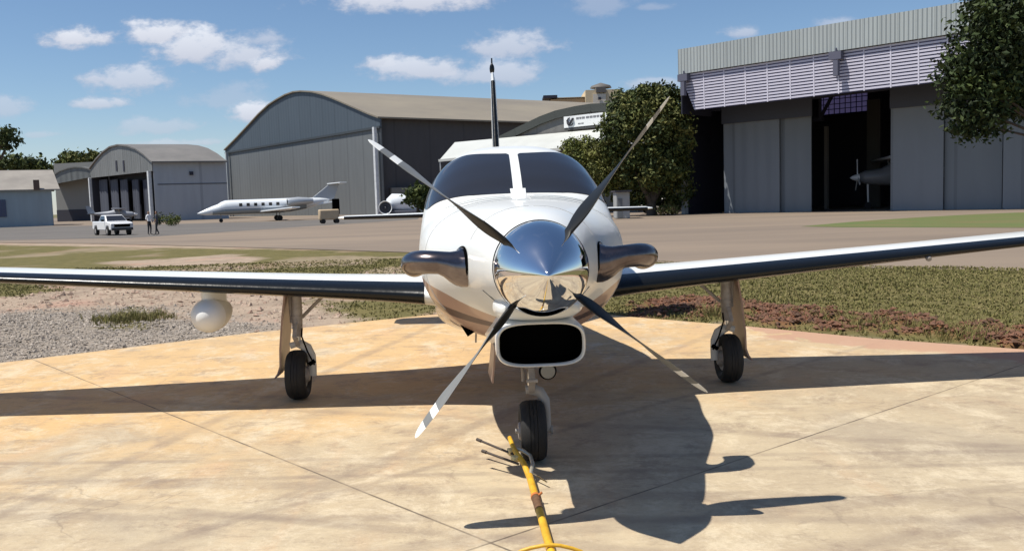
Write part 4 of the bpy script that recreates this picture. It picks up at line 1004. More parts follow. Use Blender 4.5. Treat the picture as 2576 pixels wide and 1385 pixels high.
uE, zE = PS.sz(960, 300)
g = MB(); wallbox(g, PS, .0, L2, -.1, prof[0][1]-.15, 0, -.3); rel(g, 'side_wall', sheet_metal('brown_grey_side_sheet', (.06, .055, .058), 1.5, as_, noise=.3, depth=.03), MH, angle=20)
g = MB(); ua, za = PS.off(1.5).sz(985, 472); ub, _ = PS.off(1.5).sz(1110, 472); wallbox(g, PS.off(1.5), ua, ub, -.1, za, 0, -1.45); rel(g, 'annex_wall', mat('annex_grey', (.17, .17, .16), .8, noise=.15, nscale=.5), MH, angle=20)

# --- hangar with dark curtains (left)
PC = Plane((-63.0, 155.0), (-20.5, 26)); _u = PC.sz(383, 404)[0]; PCs = Plane(PC.pt(_u, 0)[:2], (13.0, 7.0))
ac = math.atan2(PC.d[1], PC.d[0]); acs = math.atan2(PCs.d[1], PCs.d[0])
CH = empty('hangar', (-63, 155, 0)); tag(CH, 'light grey hangar with an open front of dark hanging curtains', 'hangar')
prof = [PC.sz(x, y) for x, y in ((383, 404), (366, 388), (345, 374), (325, 367), (300, 364), (280, 369), (262, 382), (246, 399), (234, 415), (228, 424))]
pO = [PC.sz(x, y) for x, y in ((372, 432), (234, 447))]
g = MB(); quadwall(g, PC.off(.1), prof+[(prof[-1][0], pO[1][1]), (pO[1][0], pO[1][1]), (pO[0][0], pO[0][1]), (prof[0][0], pO[0][1])], .25)
rel(g, 'gable', sheet_metal('weathered_gable_sheet', (.19, .195, .195), 1.3, ac, noise=.6, depth=.03), CH, angle=20)
for x in (295, 313):
    u, z = PC.sz(x, 415); g = MB(); wallbox(g, PC, u-.5, u+.4, z-1.1, z+.8, .2, .1); rel(g, 'vent', M_DARKIN2, CH, angle=0)
u, z = PC.sz(378, 430); g = MB(); wallbox(g, PC, u-.45, u+.35, -.1, z, .5, 0); rel(g, 'corner_post', M_POSTW, CH, angle=20)
u, z = PC.sz(229, 448); g = MB(); wallbox(g, PC, u-.35, u+.35, -.1, z, .5, 0); rel(g, 'corner_post', M_POSTW, CH, angle=20)
# curtains
mC = mat('dark_curtain', (.018, .022, .04), .8, noise=.5, nscale=.6, streak=(2, 2, .2)); mC2 = mat('curtain_grey', (.055, .062, .085), .8)
k = 0
for a, b, lt in ((236, 250, 1), (252, 262, 0), (264, 276, 1), (278, 287, 0), (288, 300, 1), (303, 316, 0), (318, 327, 1), (330, 343, 0), (345, 352, 1), (354, 368, 0)):
    ua, _ = PC.sz(a, 500); ub, zt = PC.sz(b, 447); off = -1.2 if lt else -2.2
    g = MB(); n = 8; rows = []
    for i in range(n+1):
        u = ua+(ub-ua)*i/n; rows.append([PC.pt(u, z, off+.18*math.sin(i*2.2)) for z in (.4, zt-.3)]+[PC.pt(u, z, off-.08+.18*math.sin(i*2.2)) for z in (zt-.3, .4)])
    g.loft(rows); rel(g, 'curtain', mC2 if lt else mC, CH, angle=60)
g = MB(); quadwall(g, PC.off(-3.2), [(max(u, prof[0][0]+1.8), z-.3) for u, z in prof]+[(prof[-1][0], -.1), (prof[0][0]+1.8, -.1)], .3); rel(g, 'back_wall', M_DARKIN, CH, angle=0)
g = MB(); g.prism([PC.pt(prof[-1][0]-.1, -.1, 0), PC.pt(prof[-1][0]-.1, prof[-1][1]-.1, 0), PC.pt(prof[-1][0]-.1, prof[-1][1]-.1, -3.3), PC.pt(prof[-1][0]-.1, -.1, -3.3)], (.15, 0, 0)); rel(g, 'end_wall', M_DARKIN, CH, angle=0)
top = [Vector(PC.pt(u, z+.1, .4)) for u, z in [(prof[0][0]-1.0, prof[0][1]-.25)]+prof]; rv = Vector((PCs.d[0]*12.2, PCs.d[1]*12.2, 0)); bot = [p-Vector((0, 0, .25)) for p in top]
g = MB(); g.loft([top+bot[::-1], [p+rv for p in top]+[p+rv for p in bot[::-1]]]); rel(g, 'roof', mat('weathered_roof_sheet', (.17, .16, .15), .7, nscale=.2, col2=(.125, .12, .115), detail=7), CH, angle=15)
g = MB(); wallbox(g, PCs, .05, 11.9, -.1, prof[0][1]-.05, 0, -.2); rel(g, 'side_wall', sheet_metal('pale_blue_side_sheet', (.37, .40, .44), 2.2, acs, noise=.25, depth=.02), CH, angle=20)
u, z = PCs.sz(500, 462); g = MB(); wallbox(g, PCs, .6, 11.9, z-.08, z+.1, .08, 0); rel(g, 'cladding_joint', mat('joint_dark', (.09, .10, .12), .6), CH, angle=0)
u, z = PCs.sz(481, 436); g = MB(); wallbox(g, PCs, u-.3, u+.3, z-.3, z+.3, .35, 0); rel(g, 'wall_lamp', M_DARKIN2, CH, angle=0)

# --- small arched open hangar
PBh = Plane((-91.5, 196.0), (-22.0, 6)); ab = math.atan2(PBh.d[1], PBh.d[0])
BH = empty('hangar', (-91.5, 196, 0)); tag(BH, 'small arched grey hangar standing open between the low white building and the curtained one', 'hangar')
prof = [PBh.sz(x, y) for x, y in ((231, 428), (222, 424), (208, 421), (190, 420), (172, 423), (152, 430), (135, 441), (120, 455), (114, 466))]
pO = [PBh.sz(x, y) for x, y in ((226, 446), (122, 466))]
g = MB(); quadwall(g, PBh.off(.1), prof+[(pO[1][0], pO[1][1]), (pO[0][0], pO[0][1])], .25); rel(g, 'gable', sheet_metal('grey_arch_sheet', (.15, .16, .16), 1.5, ab, noise=.4), BH, angle=20)
for x in (228, 119):
    u, z = PBh.sz(x, 466 if x < 200 else 446); g = MB(); wallbox(g, PBh, u-.35, u+.35, -.1, z, .4, 0); rel(g, 'corner_post', M_POSTW if x < 200 else mat('grey_post_b', (.3, .31, .32), .6), BH, angle=20)
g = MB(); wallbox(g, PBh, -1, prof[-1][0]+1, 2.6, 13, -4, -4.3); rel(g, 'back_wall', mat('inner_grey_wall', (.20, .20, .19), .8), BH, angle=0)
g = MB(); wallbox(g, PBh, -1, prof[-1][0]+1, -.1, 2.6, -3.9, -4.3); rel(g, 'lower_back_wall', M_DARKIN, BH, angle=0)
top = [Vector(PBh.pt(u, z+.1, .3)) for u, z in prof]; rv = Vector((-PBh.n[0]*12, -PBh.n[1]*12, 0)); bot = [p-Vector((0, 0, .25)) for p in top]
g = MB(); g.loft([top+bot[::-1], [p+rv for p in top]+[p+rv for p in bot[::-1]]]); rel(g, 'roof', mat('arch_roof_sheet', (.16, .16, .155), .7, noise=.3, nscale=.3), BH, angle=15)

# --- low white building at the left edge
PA = Plane((-69.5, 134.0), (-40, -20)); aa = math.atan2(PA.d[1], PA.d[0])
AH = empty('low_building', (-69.5, 134, 0)); tag(AH, 'low pale blue building with tan roof at the left edge', 'building')
u0, zt = PA.sz(128, 477); ue = 40
g = MB(); wallbox(g, PA, u0, ue, -.1, zt, 0, -10); rel(g, 'wall', sheet_metal('pale_wall_sheet', (.30, .36, .40), 2.5, aa, noise=.3), AH, angle=20)
_, zr = PA.off(-6).sz(60, 431)
g = MB(); g.prism([PA.pt(u0-1.2, zt-.1, .6), PA.pt(ue, zt-.1, .6), PA.pt(ue, zr, -6), PA.pt(u0-.4, zr, -6)], (0, 0, .18)); g.prism([PA.pt(u0-.4, zr+.0, -6.02), PA.pt(ue, zr+.0, -6.02), PA.pt(ue, zt, -12), PA.pt(u0-.4, zt, -12)], (0, 0, .18)); rel(g, 'roof', mat('tan_grey_roof', (.27, .245, .215), .7, nscale=.3, col2=(.20, .18, .16), detail=6), AH, angle=15)
g = MB(); ua, za = PA.sz(14, 502); ub, zb_ = PA.sz(-6, 546); wallbox(g, PA, ua, ub+1.5, zb_, za, .12, 0); AW = rel(g, 'window', mat('blue_window', (.01, .03, .10), .15), AH, angle=0)
g = MB(); u, z = PA.sz(90, 468); wallbox(g, PA, u-.5, u+.3, z-.6, z+.9, .7, .2); rel(g, 'roof_box', mat('rust_box', (.10, .06, .045), .7), AH, angle=0)

# --- hangar office with the sign
PT = Plane((-2.0, 112.0), (19.46, -18.92)); at_ = math.atan2(PT.d[1], PT.d[0])
TH = empty('sign_building', (-2, 112, 0)); tag(TH, 'grey gabled building with a white sign and pale awning, partly behind the trees', 'building')
prof = [PT.sz(x, y) for x, y in ((1180, 392), (1240, 364), (1300, 335), (1360, 306), (1400, 291), (1450, 280), (1490, 274), (1540, 272), (1600, 278))]
g = MB(); quadwall(g, PT, prof+[(prof[-1][0], -.1), (prof[0][0], -.1)], .3); rel(g, 'front_wall', sheet_metal('grey_office_sheet', (.17, .165, .155), 1.2, at_, noise=.2), TH, angle=20)
g = MB(); q = prof
for (a, b), (c, d) in zip(q[:-1], q[1:]): g.beam(PT.pt(a, b+.1, .2), PT.pt(c+.05, d+.1, .2), .25, .9)
rel(g, 'roof_edge', mat('dark_verge', (.045, .05, .045), .7), TH, angle=20)
top = [Vector(PT.pt(u, z+.15, .1)) for u, z in prof]; rv = Vector((-PT.n[0]*30, -PT.n[1]*30, 0)); bot = [p-Vector((0, 0, .2)) for p in top]
g = MB(); g.loft([top+bot[::-1], [p+rv for p in top]+[p+rv for p in bot[::-1]]]); rel(g, 'roof', mat('office_roof', (.28, .25, .20), .7, noise=.25, nscale=.3), TH, angle=15)
PT2 = PT.off(6)
a, b = PT.at(1150, 358, .4), PT.at(1660, 312, .4); c, d = PT2.at(1660, 352), PT2.at(1104, 404)
g = MB(); g.prism([a, b, c, d], (0, 0, -.12)); rel(g, 'awning', mat('pale_awning_sheet', (.52, .53, .50), .5, noise=.08, nscale=.4), TH, angle=20)
g = MB(); g.beam(d, (c[0], c[1], c[2]), .12, .3); rel(g, 'awning_edge', mat('awning_edge_grey', (.45, .45, .43), .5), TH, angle=20)
for x in (1106,):
    p = PT2.at(x, 405); g = MB(); g.beam((p[0]+.05, p[1]+.05, -.05), (p[0]+.05, p[1]+.05, p[2]-.1), .14); rel(g, 'awning_post', M_POSTW, TH)
# sign board
PSg = PT.off(.5); ua, zt = PSg.sz(1418, 291); ub, z2 = PSg.sz(1526, 284); _, zb_ = PSg.sz(1420, 321); zt = PSg.sz(1470, 288)[1]; zb_ = PSg.sz(1470, 317)[1]
g = MB(); wallbox(g, PSg, ua, ub, zb_, zt, 0, -.25); SG = rel(g, 'sign_board', mat('sign_white', (.78, .79, .78), .5), TH, angle=0)
M_INK = mat('sign_dark_ink', (.05, .05, .06), .6)
def onsign(u, z): return PSg.pt(u, z, .03)
w, h = ub-ua, zt-zb_
g = MB()   # tick-like emblem in a broken ring
pts = [(ua+w*.10, zb_+h*.62), (ua+w*.145, zb_+h*.25), (ua+w*.24, zb_+h*.78)]
for p, q in zip(pts[:-1], pts[1:]): g.beam(onsign(*p), onsign(*q), .5, .09)
for k in range(9):
    a0, a1 = R(100+k*26), R(100+(k+1)*26); cx, cz, r = ua+w*.16, zb_+h*.5, h*.36
    g.beam(onsign(cx+r*math.cos(a0), cz+r*math.sin(a0)), onsign(cx+r*math.cos(a1), cz+r*math.sin(a1)), .2, .06)
e = g.build('emblem', M_INK, None, angle=0); e.parent = SG
# the words are an unreadable grey blur in the photograph: two rows of dashes of its size
g = MB()
for r_, (fz, fh, segs) in enumerate(((.66, .16, ((.30, .36), (.375, .42), (.435, .50), (.53, .60), (.615, .68), (.695, .76), (.775, .83), (.85, .92))), (.22, .08, ((.34, .40), (.415, .47))))):
    for s0, s1 in segs: wallbox(g, PSg, ua+w*s0, ua+w*s1, zb_+h*fz, zb_+h*(fz+fh), .03, 0)
    e = g.build('lettering', bpy.data.materials.get('lettering_grey') or mat('lettering_grey', (.18, .18, .19), .6), None, angle=0); e.parent = SG; g = MB()
g = MB(); wallbox(g, PSg, ua, ub, zb_-.3, zb_-.02, -.05, -.3); rel(g, 'sign_shelf', mat('sign_shelf_dark', (.06, .06, .06), .7), TH, angle=0)

# --- yellow building over the roofs
YB = empty('yellow_building', (15, 215, 0)); tag(YB, 'distant cream and orange building whose flat top rises above the tan roof', 'building')
def ybox(x0, x1, y0, y1, D, dep, name, mt):
    a = at(x0, y1, D); b = at(x1, y0, D); g = MB(); g.box(((a[0]+b[0])/2, D+dep/2, (a[2]+b[2])/2), (abs(b[0]-a[0]), dep, abs(b[2]-a[2]))); return rel(g, name, mt, YB, angle=0)
M_CREAM = mat('cream_plaster', (.62, .50, .33), .8, noise=.12, nscale=.2)
ybox(1484, 1562, 224, 700, 212, 12, 'wall', M_CREAM); o = ybox(1395, 1484, 247, 600, 214, 14, 'wall', mat('orange_plaster', (.60, .40, .22), .8))
ybox(1492, 1524, 236, 262, 211.6, .3, 'panel', mat('pale_panel', (.62, .55, .46), .8)); ybox(1505, 1512, 244, 251, 211.2, .3, 'window', M_DARKIN2); ybox(1500, 1524, 218, 233, 211.4, 4, 'roof_tank', mat('tank_grey', (.10, .09, .085), .7)); ybox(1367, 1402, 239, 247, 213, 8, 'flat_roof', M_DARKIN2); ybox(1400, 1484, 243, 247, 213.5, 14, 'parapet', M_CREAM)
g = MB(); a = at(1504, 218, 213); g.lathe([(0, 2.6), (.5, 2.3), (1.2, .2)], (a[0]+1, 216, a[2]), (0, 0, 1), n=16); rel(g, 'roof_dome', mat('tank_grey2', (.12, .11, .10), .7), YB)

# ------------------------------------------------------------------ trees
def leafmat(name, c, c2, sc=.5):
    m = mat(name, c, .7, nscale=sc, col2=c2, detail=3, spec=.25)
    return m
ML = [leafmat('leaf_green', (.11, .13, .034), (.06, .078, .022)), leafmat('leaf_dark_green', (.05, .07, .022), (.028, .04, .014)), leafmat('leaf_olive', (.16, .155, .045), (.09, .10, .03))]
M_BARK = mat('bark', (.10, .075, .055), .9, noise=.4, nscale=3, bump=.5, bscale=6)
def tree(name, base, blobs, n, leaf, trunk_r, label, cat='tree', mats=ML, group=None, limbs=True, fork=.55, clump=.27, droop=.0):
    """blobs: (x, y, z, rx, ry, rz) relative to base, leaves in clumps through each blob's outer volume"""
    T = empty(name, base); tag(T, label, cat, group)
    vol = np.array([b[3]*b[4]+b[3]*b[5] for b in blobs]); cnt = (n*vol/vol.sum()).astype(int); P = []
    for b, c in zip(blobs, cnt):
        nc = max(6, c//14); d = rng.normal(0, 1, (nc, 3)); d /= np.linalg.norm(d, axis=1)[:, None]
        r = rng.uniform(.35, 1.12, nc)**.6; cc = d*r[:, None]*np.array(b[3:])+np.array(b[:3])
        q = np.repeat(cc, 14, 0); q = q+rng.normal(0, clump*leaf*3.2, q.shape)*np.array([1, 1, .7]); q[:, 2] -= droop*rng.uniform(0, 1, len(q)); P.append(q)
    P = np.concatenate(P); N = len(P)
    t = rng.normal(0, 1, (N, 3)); t /= np.linalg.norm(t, axis=1)[:, None]; s = np.cross(t, rng.normal(0, 1, (N, 3))); s /= np.linalg.norm(s, axis=1)[:, None]
    L_ = leaf*rng.uniform(.6, 1.3, N)[:, None]; nn = np.cross(t, s)
    V = np.stack([P-t*L_*.6, P+s*L_*.32+nn*L_*.08, P+t*L_*.6, P-s*L_*.32+nn*L_*.08], 1).reshape(-1, 3)
    F = np.arange(N*4).reshape(-1, 4)
    idx = np.repeat(rng.integers(0, len(mats), N//14+1), 14)[:N]
    o = fast_mesh('crown', V, F, mats, idx=idx); o.parent = T; tag(o, None)
    g = MB(); zt = min(b[2] for b in blobs); zf = max(.4, zt*fork)
    g.tube([(0, 0, -.15), (.03*trunk_r, 0, zf*.5), (0, .05, zf)], [trunk_r*1.25, trunk_r, trunk_r*.85], n=10)
    if limbs:
        for b in blobs[:9]:
            e = Vector(b[:3]); m1 = Vector((0, 0, zf)).lerp(e, .5)+Vector((0, 0, -.06*e.length)); g.tube([(0, 0, zf-.1), m1, e], [trunk_r*.6, trunk_r*.38, trunk_r*.12], n=7)
    g.build('trunk', M_BARK, T, angle=60); return T
def blob(px, py, D, rpx, rpy=None, depth=None, base=None):
    p = at(px, py, D); r = rpx*D/FPX; rz = (rpy or rpx)*D/FPX; return (p[0]-base[0], p[1]-base[1], p[2], r, depth or r, rz)
# big tree between the sign building and the right hangar
b0 = (*G(1640, 541)[:2], 0); bD = b0[1]
B = [blob(1640, 290, bD, 85, 62, base=b0), blob(1585, 262, bD+1, 50, 38, base=b0), blob(1672, 258, bD, 46, 40, base=b0), blob(1690, 335, bD, 56, 66, base=b0), blob(1600, 370, bD, 76, 76, base=b0), blob(1555, 330, bD-1, 45, 52, base=b0), blob(1630, 425, bD, 80, 60, base=b0), blob(1685, 420, bD+1, 50, 50, base=b0), blob(1600, 480, bD+2, 55, 40, base=b0), blob(1690, 480, bD+2, 50, 45, base=b0), blob(1640, 235, bD, 40, 20, base=b0)]
tree('leafy_tree', b0, B, 36000, .30, .42, 'tall dense dark green tree left of the big right hangar', fork=.5)
b0 = (*G(1490, 545)[:2], 0); bD = b0[1]
B = [blob(1475, 385, bD, 52, 40, base=b0), blob(1445, 375, bD, 30, 25, base=b0), blob(1500, 430, bD, 62, 45, base=b0), blob(1530, 400, bD, 40, 45, base=b0), blob(1480, 465, bD, 45, 30, base=b0), blob(1530, 455, bD, 35, 35, base=b0)]
tree('leafy_tree', b0, B, 13000, .24, .2, 'lower yellowish green tree in front of the pale awning', mats=[ML[0], ML[2], leafmat('leaf_light', (.20, .21, .05), (.12, .14, .035))], fork=.5)
# tree reaching in at the top right corner
b0 = (17.3, 27.0, 0)
B = [blob(2520, 40, 27, 95, 85, base=b0), blob(2600, 10, 28, 110, 110, base=b0), blob(2480, 120, 27, 75, 62, base=b0), blob(2430, 195, 27, 58, 50, base=b0), blob(2500, 230, 27.5, 88, 75, base=b0), blob(2425, 262, 27, 48, 52, base=b0), blob(2475, 315, 27, 45, 34, base=b0), blob(2560, 180, 28, 90, 90, base=b0), blob(2415, 160, 27, 42, 26, base=b0), blob(2640, 200, 28.5, 110, 110, base=b0), blob(2570, -70, 28, 100, 80, base=b0), blob(2720, 60, 29, 120, 140, base=b0), blob(2425, 325, 27, 24, 16, base=b0)]
tree('overhanging_tree', b0, B, 30000, .155, .12, 'dark leafy tree hanging into the top right corner', fork=.95, clump=.42, mats=[leafmat('leaf_deep', (.042, .065, .018), (.022, .036, .011), 1.2), leafmat('leaf_deep_dark', (.025, .038, .012), (.014, .022, .008), 1.2), leafmat('leaf_mid', (.065, .09, .024), (.035, .05, .015), 1.2)])
# behind the left hangars
b0 = (-128, 215, 0)
B = [blob(-40, 415, 215, 45, 24, base=b0), blob(20, 412, 215, 42, 17, base=b0), blob(75, 415, 216, 36, 15, base=b0), blob(110, 425, 217, 24, 12, base=b0), blob(-90, 400, 215, 50, 40, base=b0)]
tree('broad_tree', b0, B, 4200, 1.0, .5, 'low broad dark tree behind the low building', mats=[ML[0], ML[1]], fork=.5)
b0 = (-103, 220, 0)
B = [blob(178, 398, 220, 15, 14, base=b0), blob(205, 408, 220, 22, 15, base=b0), blob(240, 402, 222, 22, 17, base=b0), blob(170, 415, 220, 20, 12, base=b0), blob(262, 410, 222, 16, 16, base=b0)]
tree('broad_tree', b0, B, 3200, .9, .4, 'low green trees seen over the roof of the small arched hangar', mats=[ML[0], ML[2]], fork=.5)
b0 = (-86, 150, 0)
B = [blob(-20, 345, 150, 30, 20, base=b0), blob(10, 338, 150, 24, 11, base=b0), blob(30, 334, 150, 18, 9, base=b0), blob(28, 352, 150, 20, 8, base=b0), blob(5, 365, 150, 22, 12, base=b0)]
tree('tall_tree', b0, B, 1100, .6, .35, 'tall sparse tree cut by the left edge above the tan roof', mats=[ML[0], ML[1]], fork=.75)
# round bush before the main hangar side wall
b0 = (*G(1052, 545)[:2], 0); bD = b0[1]
B = [blob(1060, 488, bD, 28, 16, base=b0), blob(1085, 500, bD, 30, 22, base=b0), blob(1046, 497, bD, 16, 10, base=b0)]
tree('small_tree', b0, B, 2400, .6, .2, 'small dark round tree behind the white jet with the round engine', mats=[ML[0], ML[1]], fork=.6)
def bush(px, py, w, h, n, label, mats, D=None):
    g0 = G(px, py) if D is None else np.array([at(px, py, D)[0], D]); D = g0[1]; b0 = (g0[0], g0[1], 0); r = w/2*D/FPX; hh = h*D/FPX
    B = [(-r*.5, 0, hh*.45, r*.5, r*.5, hh*.45), (r*.3, .2, hh*.55, r*.6, r*.5, hh*.45), (0, -.3, hh*.35, r*.8, r*.5, hh*.35)]
    return tree('bush', b0, B, n, max(.16, r*.16), .06, label, 'bush', mats=mats, fork=.3)
bush(432, 567, 46, 30, 900, 'rounded yellow green shrub beside two standing men', [leafmat('leaf_shrub', (.16, .17, .04), (.09, .11, .03)), ML[0]])
bush(402, 565, 22, 34, 450, 'thin dark upright shrub just right of the two men', [ML[1], ML[0]])
bush(1680, 541, 60, 26, 700, 'low bush at the foot of the big tree', [leafmat('leaf_shrub2', (.12, .12, .035), (.10, .06, .03)), ML[0]])

# ------------------------------------------------------------------ vehicles and aircraft far off
M_VW = mat('vehicle_white', (.78, .78, .78), .3, coat=.4)
M_JET = mat('jet_white', (.74, .77, .79), .25, coat=.5)
M_JETG = mat('jet_grey_belly', (.22, .25, .27), .25, coat=.4)
def inframe(root, fn):   # build in the root's own frame
    return fn
# pickup: x forward
PK = empty('pickup_truck', (*G(276, 591)[:2], -.03), R(-50)); PK.location.y += 1.2; PK.location.x -= .3; PK.scale = (.93, .93, .93)
tag(PK, 'white pickup truck driving on the grey strip before the curtained hangar', 'pickup truck')
g = MB(); prof = [(2.55, .45), (2.6, .85), (2.45, 1.02), (1.35, 1.12), (-2.45, 1.12), (-2.5, .5), (-1.95, .42), (-1.85, .75), (-1.25, .78), (-1.1, .42), (1.15, .42), (1.3, .75), (1.9, .75), (2.05, .42)]
g.prism([(x, -.85, z) for x, z in prof], (0, 1.70, 0)); g.build('body', M_VW, PK, bevel=.06)
g = MB(); lo = [(1.30, -.82, 1.12), (1.30, .82, 1.12), (-.75, .82, 1.12), (-.75, -.82, 1.12)]; hi = [(.55, -.66, 1.62), (.55, .66, 1.62), (-.55, .66, 1.62), (-.55, -.66, 1.62)]
g.loft([lo, hi]); CB = g.build('cab', M_VW, PK, bevel=.05)
g = MB(); q = lambda f, s: tuple(np.array([1.30, s*.74, 1.14])*(1-f)+np.array([.55, s*.6, 1.60])*f+np.array([.02, 0, .015])); g.prism([q(.08, -1), q(.08, 1), q(.9, 1), q(.9, -1)], (-.02, 0, -.01)); g.build('windscreen', M_GLASS, CB, angle=0)
for s in (-1, 1):
    g = MB(); g.prism([(.95, s*.80, 1.18), (-.55, s*.80, 1.18), (-.42, s*.68, 1.55), (.5, s*.68, 1.55)], (0, s*.02, 0)); g.build('side_window', M_GLASS, CB, angle=0)
g = MB(); g.box((-1.65, 0, 1.125), (1.5, 1.4, .02)); g.build('bed', M_BLACK, PK)
g = MB(); g.box((2.60, 0, .78), (.04, 1.2, .24)); g.build('grille', M_BLACK, PK); g = MB(); g.box((2.62, 0, .50), (.12, 1.6, .2)); g.build('bumper', mat('bumper_dark', (.03, .03, .03), .5), PK)
for s in (-1, 1): g = MB(); g.box((2.55, s*.70, .83), (.12, .26, .18)); g.build('headlight', mat('headlamp_glass', (.5, .5, .52), .1), PK)
for x in (1.6, -1.55):
    for s in (-1, 1): g = MB(); g.lathe([(-.12, .2), (-.12, .34), (.12, .34), (.12, .2)], (x, s*.78, .34), (0, 1, 0), n=20); W = g.build('wheel', M_TYRE, PK); g = MB(); g.lathe([(0, .2), (.01, .05)], (x, s*.905, .34), (0, s, 0), n=12); g.build('rim', M_STEEL, W)
for s in (-1, 1): g = MB(); g.box((.95, s*.98, 1.2), (.08, .2, .16)); g.build('mirror', M_BLACK, PK)

# people
def person(loc, rz, shirt, trousers, label, pose=0):
    V = {'pel': (0, 0, .93), 'wai': (0, .01, 1.08), 'che': (0, .0, 1.30), 'nek': (0, 0, 1.48), 'hd': (0, -.01, 1.56), 'top': (0, -.01, 1.70),
         'ls': (-.18, 0, 1.42), 'le': (-.25, .03, 1.15), 'lw': (-.24, -.06, .92), 'lh': (-.235, -.09, .83), 'rs': (.18, 0, 1.42), 're': (.25, .03, 1.15), 'rw': (.22, -.10, .95), 'rh': (.21, -.14, .87),
         'lk': (-.11, -.02-.05*pose, .50), 'la': (-.12, .03+.06*pose, .09), 'lt': (-.13, -.13, .035), 'rk': (.11, -.03, .50), 'ra': (.12, .02-.1*pose, .09), 'rt': (.14, -.16-.1*pose, .035), 'lp': (-.09, 0, .88), 'rp': (.09, 0, .88)}
    E = [('pel', 'wai'), ('wai', 'che'), ('che', 'nek'), ('nek', 'hd'), ('hd', 'top'), ('che', 'ls'), ('ls', 'le'), ('le', 'lw'), ('lw', 'lh'), ('che', 'rs'), ('rs', 're'), ('re', 'rw'), ('rw', 'rh'), ('pel', 'lp'), ('lp', 'lk'), ('lk', 'la'), ('la', 'lt'), ('pel', 'rp'), ('rp', 'rk'), ('rk', 'ra'), ('ra', 'rt')]
    RD = dict(pel=.13, wai=.125, che=.15, nek=.055, hd=.09, top=.085, ls=.06, le=.045, lw=.032, lh=.035, rs=.06, re=.045, rw=.032, rh=.035, lk=.062, la=.042, lt=.035, rk=.062, ra=.042, rt=.035, lp=.095, rp=.095)
    me = bpy.data.meshes.new('person'); ks = list(V); me.from_pydata([V[k] for k in ks], [(ks.index(a), ks.index(b)) for a, b in E], [])
    o = bpy.data.objects.new('person', me); COL.objects.link(o); sk = o.modifiers.new('skin', 'SKIN'); sk.use_smooth_shade = True; o.modifiers.new('sub', 'SUBSURF').levels = 1; o.modifiers['sub'].render_levels = 2
    for i, k in enumerate(ks): me.skin_vertices[0].data[i].radius = (RD[k], RD[k]*.85); me.skin_vertices[0].data[i].use_root = (k == 'pel')
    dg = bpy.context.evaluated_depsgraph_get(); m2 = bpy.data.meshes.new_from_object(o.evaluated_get(dg)); bpy.data.objects.remove(o)
    for c in (mat('skin', (.30, .17, .11), .6), shirt, trousers, mat('dark_hair', (.02, .015, .012), .8), mat('dark_shoe', (.02, .02, .02), .6)): m2.materials.append(c)
    for p in m2.polygons:
        c = p.center; z = c.z
        p.material_index = 4 if z < .10 else 2 if (z < .97 and abs(c.x) < .19) else 3 if z > 1.66 or (z > 1.56 and c.y > .03) else 0 if (z > 1.47 and abs(c.x) < .12) or (abs(c.x) > .19 and z < 1.12) else 1
        p.use_smooth = True
    o = bpy.data.objects.new('person', m2); COL.objects.link(o); o.location = loc; o.rotation_euler.z = rz; tag(o, label, 'person', 'men standing on the apron'); return o
p = G(377, 590); person((p[0], p[1], -.026), R(70), mat('white_shirt', (.75, .75, .76), .8), mat('dark_trousers', (.02, .02, .025), .8), 'person in white shirt and dark trousers standing beside a companion')
p = G(396, 590); person((p[0], p[1], -.026), R(-80), mat('dark_shirt', (.045, .05, .07), .8), mat('dark_trousers2', (.025, .025, .03), .8), 'person in dark clothes facing the one in the white shirt', 1)

# business jet, x along the fuselage with the nose at -x
def ell(x, w, h, z, K=20, y0=0): return [(x, y0+w*math.cos(a), z+h*math.sin(a)) for a in np.linspace(0, 2*math.pi, K, endpoint=False)]
JX0, JX1 = Vector((-39.2, 112.5, 0)), Vector((-22.6, 119.5, 0))
ja = math.atan2(JX1.y-JX0.y, JX1.x-JX0.x); JL = (JX1-JX0).length
JT = empty('business_jet', (*((JX0+JX1)/2)[:2], -.03), ja); tag(JT, 'white twin engine business jet with a row of cabin windows parked before the grey hangar', 'aircraft')
k = JL/18.0
S_ = [(-9.0, .03, .03, 1.22), (-8.7, .18, .16, 1.25), (-8.0, .42, .38, 1.36), (-7.2, .60, .56, 1.52), (-6.5, .70, .66, 1.66), (-6.1, .76, .80, 1.78), (-5.6, .82, .90, 1.86), (-4.8, .86, .92, 1.88), (0, .86, .92, 1.92), (2.5, .82, .88, 1.98), (4.5, .66, .72, 2.14), (6.2, .42, .46, 2.34), (7.6, .16, .2, 2.5)]
g = MB(); g.loft([ell(x*k, w*k, h*k, z*k) for x, w, h, z in S_]); JF = g.build('fuselage', M_JET, JT, angle=60)
g = MB(); g.loft([ell(x*k, w*k*1.01, h*k*.62, z*k-h*k*.42) for x, w, h, z in S_[3:11]]); g.build('belly_paint', M_JETG, JF, angle=60)
for i in range(6):
    g = MB(); x = (-3.8+i*.92)*k; g.prism([(x+a*k, -.83*k, 2.16*k+b*k) for a, b in ((-.2, -.2), (.2, -.2), (.2, .2), (-.2, .2))], (0, -.06*k, 0)); g.build('cabin_window', M_GLASS, JF, bevel=.03)
g = MB(); g.prism([(-6.35*k, -.50*k, 2.08*k), (-5.2*k, -.80*k, 2.08*k), (-5.3*k, -.66*k, 2.42*k), (-5.9*k, -.50*k, 2.38*k)], (0, .2, 0)); g.build('cockpit_window', M_GLASS, JF)
def slab_wing(pts, th, name, mt, par): g = MB(); g.prism(pts, th); return g.build(name, mt, par, bevel=.03)
slab_wing([(-1.6*k, -.5*k, 1.15*k), (1.3*k, -.5*k, 1.15*k), (2.6*k, -6.8*k, 1.55*k), (1.6*k, -6.8*k, 1.55*k)], (0, 0, .16), 'wing', M_JET, JT)
